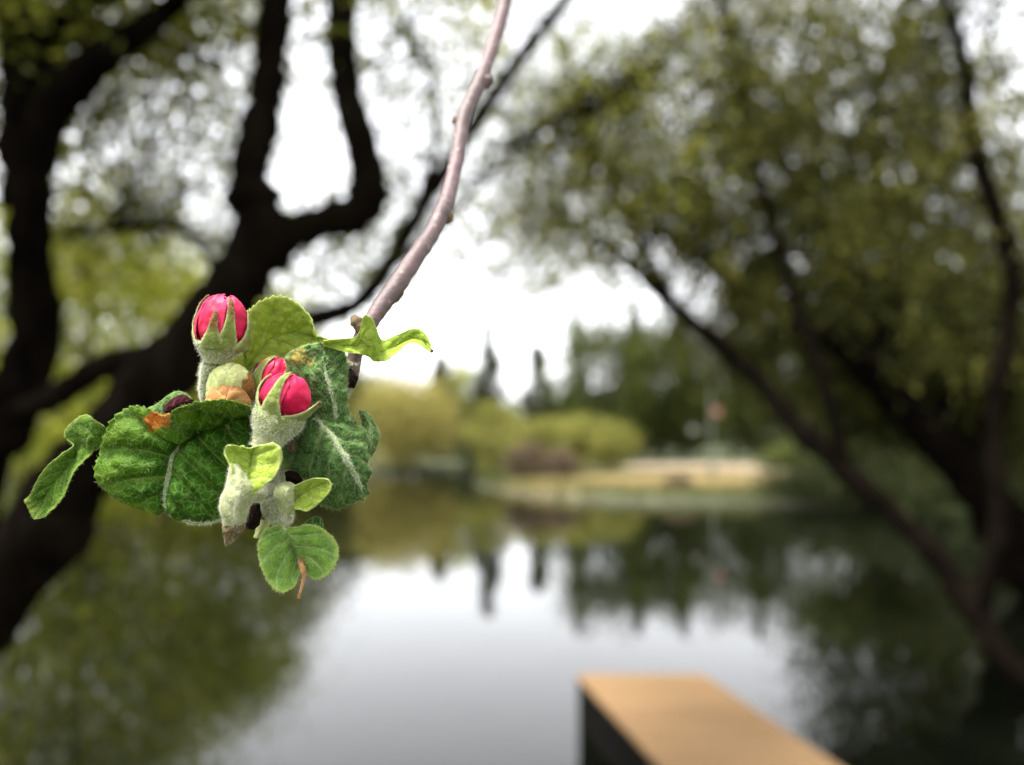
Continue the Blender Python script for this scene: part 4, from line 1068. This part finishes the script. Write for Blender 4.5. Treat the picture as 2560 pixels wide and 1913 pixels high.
# hanging two-lobed leaf
loft('leaf', [(706, 1318, -3), (664, 1322, -3), (645, 1356, -3), (648, 1402, -3), (667, 1452, -3), (702, 1484, -3), (738, 1462, -2), (752, 1425, 0)],
     [(716, 1316, -1), (720, 1334, -2), (726, 1350, -1), (732, 1364, 0), (738, 1376, 1), (742, 1386, 2), (745, 1394, 3), (748, 1402, 3)],
     [(728, 1320, -3), (768, 1312, -3), (808, 1322, -3), (838, 1354, -3), (846, 1392, -3), (826, 1432, -3), (786, 1448, -2), (758, 1424, 0)],
     ML_SMALL, veins=5, vein_amp=.35, wrinkle=.45, serr=28, serr_amp=.034, hair=22, hlen=.9, seed=16, bulge=1.2, k=.3, spot=[(755, 1400, 9)])
loft('leaf', [(752, 1320, 2), (770, 1300, 3), (792, 1291, 3), (806, 1298, 3)], [(768, 1330, 2), (784, 1318, 2), (800, 1310, 2), (808, 1310, 3)],
     [(790, 1336, 2), (800, 1330, 2), (808, 1326, 2), (812, 1324, 3)], ML_GREY, nu=40, nv=24, veins=3, vein_amp=.1, wrinkle=.2, hair=20, hlen=.6, seed=17)
stalk('withered_tip', [(742, 1384, 2, 6), (750, 1404, 0, 12), (758, 1424, -3, 13), (760, 1442, -3, 9), (754, 1468, -3, 7), (749, 1484, -3, 6), (747, 1496, -3, 8)], ML_TAN, hair=8, hlen=.5, seed=18, jit=.12)
# bracts
loft('bract', [(510, 1008, -2), (520, 982, -2), (542, 955, -2), (568, 951, -2)], [(560, 1014, -5), (566, 996, -5), (572, 974, -4), (574, 953, -2)],
     [(632, 1018, -2), (622, 992, -2), (598, 967, -2), (580, 953, -2)], ML_TAN, nu=54, nv=44, veins=3, vein_amp=.2, wrinkle=.3, wscale=300, serr=4, serr_amp=.01, hair=8, hlen=.4, seed=19, bulge=.5)
loft('bract', [(514, 990, 1), (517, 955, 0), (524, 930, 0), (546, 916, 0), (576, 909, 0)], [(560, 1000, 0), (562, 972, -3), (566, 945, -4), (574, 925, -3), (588, 910, 0)],
     [(638, 1000, 1), (636, 965, 0), (630, 936, 0), (616, 922, 0), (598, 912, 0)], ML_PALE, nu=54, nv=44, veins=3, vein_amp=.3, wrinkle=.4, wscale=300, serr=3, serr_amp=.006, hair=16, hlen=.5, seed=20, bulge=1.0, spot=[(630, 960, 18), (622, 985, 18), (632, 935, 10)])
loft('bract', [(502, 980, 5), (503, 955, 4), (508, 930, 4)], [(512, 985, 3), (514, 960, 2), (516, 930, 2)], [(524, 984, 4), (526, 960, 3), (526, 932, 3)], ML_CALYX, nu=30, nv=18, veins=2, vein_amp=.1, wrinkle=.3, hair=20, hlen=.5, seed=21, serr=2)
# scales between the stalks; the black ones stand in for dark crevices
loft('bud_scale', [(712, 1180, 3), (728, 1176, 3), (748, 1186, 3), (756, 1198, 3)], [(714, 1196, 1), (730, 1194, 0), (746, 1200, 1), (756, 1204, 2)], [(720, 1212, 3), (734, 1216, 3), (746, 1214, 3), (757, 1208, 3)], ML_BLACK, nu=30, nv=20, veins=2, vein_amp=.2, wrinkle=.4, hair=0, seed=22)
loft('bud_scale', [(634, 1250, 0), (622, 1272, 0), (614, 1300, 0), (620, 1322, 0)], [(642, 1256, -3), (636, 1280, -4), (630, 1302, -3), (624, 1322, -1)], [(652, 1262, 0), (652, 1290, 0), (642, 1312, 0), (628, 1323, 0)], ML_BLACK, nu=30, nv=20, veins=2, vein_amp=.2, wrinkle=.5, hair=3, hlen=.4, seed=23)
loft('bud_scale', [(650, 1298, 3), (640, 1320, 3), (634, 1344, 3)], [(660, 1302, 1), (652, 1324, 1), (642, 1346, 2)], [(676, 1300, 3), (668, 1322, 3), (650, 1344, 3)], ML_PALE, nu=30, nv=20, veins=2, vein_amp=.15, wrinkle=.5, hair=8, hlen=.5, seed=24, serr=2)
loft('bud_scale', [(720, 1128, 4), (722, 1108, 4), (732, 1096, 4)], [(728, 1132, 3), (732, 1114, 2), (736, 1100, 3)], [(738, 1130, 4), (742, 1114, 4), (742, 1102, 4)], ML_WITHER, nu=24, nv=16, veins=2, vein_amp=.1, wrinkle=.3, hair=4, hlen=.4, seed=25, serr=2)

# ---------------------------------------------------------------- stems and twig
stalk('spur', [(884, 900, 8, 34), (872, 950, 10, 34), (830, 1020, 13, 36), (770, 1090, 13, 44), (715, 1150, 11, 50), (688, 1210, 7, 62), (684, 1256, 4, 64), (694, 1290, 1, 50), (704, 1312, -1, 30)], ML_FELT, hair=24, hlen=.9, seed=30, jit=.04)
stalk('petiole', [(690, 1270, 2, 36), (700, 1298, 0, 28), (714, 1318, -2, 16), (722, 1336, -1.5, 9)], ML_CALYX, hair=36, hlen=.8, seed=31)
stalk('petiole', [(696, 1262, 3, 30), (712, 1290, 0, 26), (722, 1296, -3, 20), (724, 1280, -5, 14)], ML_FELT, hair=30, hlen=.8, seed=32)
stalk('petiole', [(686, 1226, 5, 40), (664, 1232, -2, 36), (640, 1240, -6, 30), (618, 1248, -8.5, 20)], ML_FELT, hair=30, hlen=.8, seed=33)
stalk('petiole', [(690, 1190, 9, 26), (650, 1110, 9, 20), (640, 1050, 7, 16), (625, 1030, 5.5, 11)], ML_CALYX, hair=20, hlen=.8, seed=34)
stalk('petiole', [(720, 1150, 11, 24), (740, 1090, 9, 20), (760, 1030, 7, 16), (770, 1008, 5.5, 12)], ML_CALYX, hair=20, hlen=.8, seed=35)
stalk('petiole', [(740, 1130, 12, 22), (800, 1110, 9, 18), (836, 1090, 5.5, 12)], ML_CALYX, hair=20, hlen=.8, seed=36)
stalk('petiole', [(660, 1150, 9, 24), (625, 1040, 11, 18), (612, 960, 10, 14), (612, 925, 8.5, 10)], ML_CALYX, hair=16, hlen=.7, seed=37)
stalk('petiole', [(690, 1170, 10, 22), (560, 1140, 12, 16), (380, 1100, 9, 12), (262, 1090, 3.5, 9)], ML_CALYX, hair=16, hlen=.7, seed=38)
stalk('petiole', [(876, 930, 9, 20), (840, 890, 11, 14), (826, 872, 6, 9), (808, 859, 3, 7)], ML_CALYX, hair=16, hlen=.5, seed=39)
stalk('petiole', [(560, 1145, 12, 12), (480, 1080, 9, 10), (400, 1040, 5, 8), (382, 1032, 4.4, 7)], ML_CALYX, hair=10, hlen=.5, seed=40)

def twig_material():
    m, t, out = new_mat('mauve_twig_bark')
    tc = nd(t, 'ShaderNodeTexCoord')
    n1 = nd(t, 'ShaderNodeTexNoise', Scale=240.0, Detail=6.0, Roughness=.65); lk(t, tc.outputs['Object'], n1.inputs['Vector'])
    n2 = nd(t, 'ShaderNodeTexNoise', Scale=60.0, Detail=3.0); lk(t, tc.outputs['Object'], n2.inputs['Vector'])
    c = ramp(t, n1.outputs['Fac'], [(.3, (.036, .019, .018)), (.55, (.082, .045, .048)), (.75, (.135, .085, .09))])
    c = mixc(t, math_n(t, 'MULTIPLY', n2.outputs['Fac'], .4), c, (.085, .04, .042))
    vo = nd(t, 'ShaderNodeTexVoronoi', Scale=330.0); lk(t, tc.outputs['Object'], vo.inputs['Vector'])
    mr = nd(t, 'ShaderNodeMapRange', clamp=True); lk(t, vo.outputs['Distance'], mr.inputs[0]); mr.inputs[1].default_value = .24; mr.inputs[2].default_value = .12
    c = mixc(t, math_n(t, 'MULTIPLY', mr.outputs[0], .7), c, (.26, .19, .165))
    n3 = nd(t, 'ShaderNodeTexNoise', Scale=45.0, Detail=5.0); lk(t, tc.outputs['Object'], n3.inputs['Vector'])
    m3 = nd(t, 'ShaderNodeMapRange', clamp=True); lk(t, n3.outputs['Fac'], m3.inputs[0]); m3.inputs[1].default_value = .5; m3.inputs[2].default_value = .62
    c = mixc(t, math_n(t, 'MULTIPLY', m3.outputs[0], .6), c, (.035, .022, .018))
    p = nd(t, 'ShaderNodeBsdfPrincipled', Roughness=.6); lk(t, c, p.inputs['Base Color'])
    b = nd(t, 'ShaderNodeBump', Strength=.8, Distance=.0006); lk(t, n1.outputs['Fac'], b.inputs['Height']); lk(t, b.outputs[0], p.inputs['Normal'])
    lk(t, p.outputs[0], out.inputs['Surface'])
    return m
M_TWIG = twig_material()
stalk('twig', [(878, 945, 9, 36), (884, 905, 8.5, 38), (900, 850, 9, 40), (942, 782, 12, 44), (988, 718, 17, 46), (1034, 650, 23, 45), (1074, 592, 30, 42), (1106, 530, 36, 44), (1120, 490, 40, 38), (1142, 398, 48, 36), (1160, 294, 56, 38), (1200, 202, 66, 34), (1229, 122, 76, 34), (1254, 40, 86, 34), (1275, -60, 98, 34)], M_TWIG, n=110, seg=18, seed=50, jit=.02, bump=.035)
# the twig goes on above the picture to its branch and trunk behind the photographer
t0 = pp((1275, -60, 98)); base = np.array(apple.location)
pth = catmull([t0, t0 + np.array([.02, .03, .12]), np.array([.16, .20, 2.75]), np.array([.40, -.10, 2.62]), np.array([.58, -.55, 2.2])], 40)
V, Fc = tube(pth, np.linspace(.0025, .024, 40), 12, .02); mesh_obj('branch', V, Fc, M_TWIG, apple)
pth = catmull([base + np.array([0, 0, -.15]), base + np.array([.02, .05, .7]), base + np.array([-.03, .12, 1.4]), np.array([.58, -.57, 2.25]), np.array([.55, -.75, 3.0])], 30)
V, Fc = tube(pth, np.linspace(.085, .03, 30), 14, .04); mesh_obj('trunk', V, Fc, M_BARK, apple)

def side_bud(px, py, d, w, h, ang, mat, seed):
    c = pp((px, py, d)); s = (D0 + d * .001) / F_PX
    r = np.random.default_rng(seed)
    ax = RIGHT * math.sin(ang) + UP * math.cos(ang); e = np.cross(ax, FWD)
    al = np.linspace(.04, .97, 14) * np.pi; a = np.linspace(0, 2 * np.pi, 16, endpoint=False)
    rho = w * s * np.sin(al) ** .8 * (1 + .12 * np.sin(al * 7)); z = -np.cos(al) * h * s
    V = c + z[:, None, None] * ax + (rho[:, None] * (1 + .08 * r.normal(size=(14, 16))))[..., None] * (np.cos(a)[:, None] * e + np.sin(a)[:, None] * FWD)[None]
    i = np.arange(13)[:, None] * 16; j = np.arange(16)[None, :]
    Fq = np.stack([i + j, i + (j + 1) % 16, i + 16 + (j + 1) % 16, i + 16 + j], -1).reshape(-1, 4)
    n = 14 * 16
    mesh_obj('side_bud', V.reshape(-1, 3), Fq, mat, apple, attrs={'vein': np.zeros(n), 'edge': np.zeros(n), 'spot': np.zeros(n)})
side_bud(1116, 541, 36, 17, 20, R(140), ML_WITHER, 1)
side_bud(1216, 206, 66, 12, 20, R(30), M_TWIG, 2)
side_bud(1142, 306, 55, 11, 16, R(-30), ML_WITHER, 3)
side_bud(994, 740, 18, 11, 22, R(35), ML_WITHER, 4)
side_bud(896, 812, 8, 16, 26, R(-35), ML_WITHER, 5)
side_bud(985, 726, 17, 8, 12, R(35), ML_BLACK, 6)
loft('bud_scale', [(866, 925, 8), (866, 945, 8), (866, 970, 8)], [(876, 922, 5), (882, 945, 4), (874, 970, 6)], [(884, 925, 8), (897, 948, 7), (882, 968, 8)], ML_BLACK, nu=30, nv=20, veins=3, vein_amp=.3, wrinkle=.5, hair=3, hlen=.4, seed=26, serr=2)
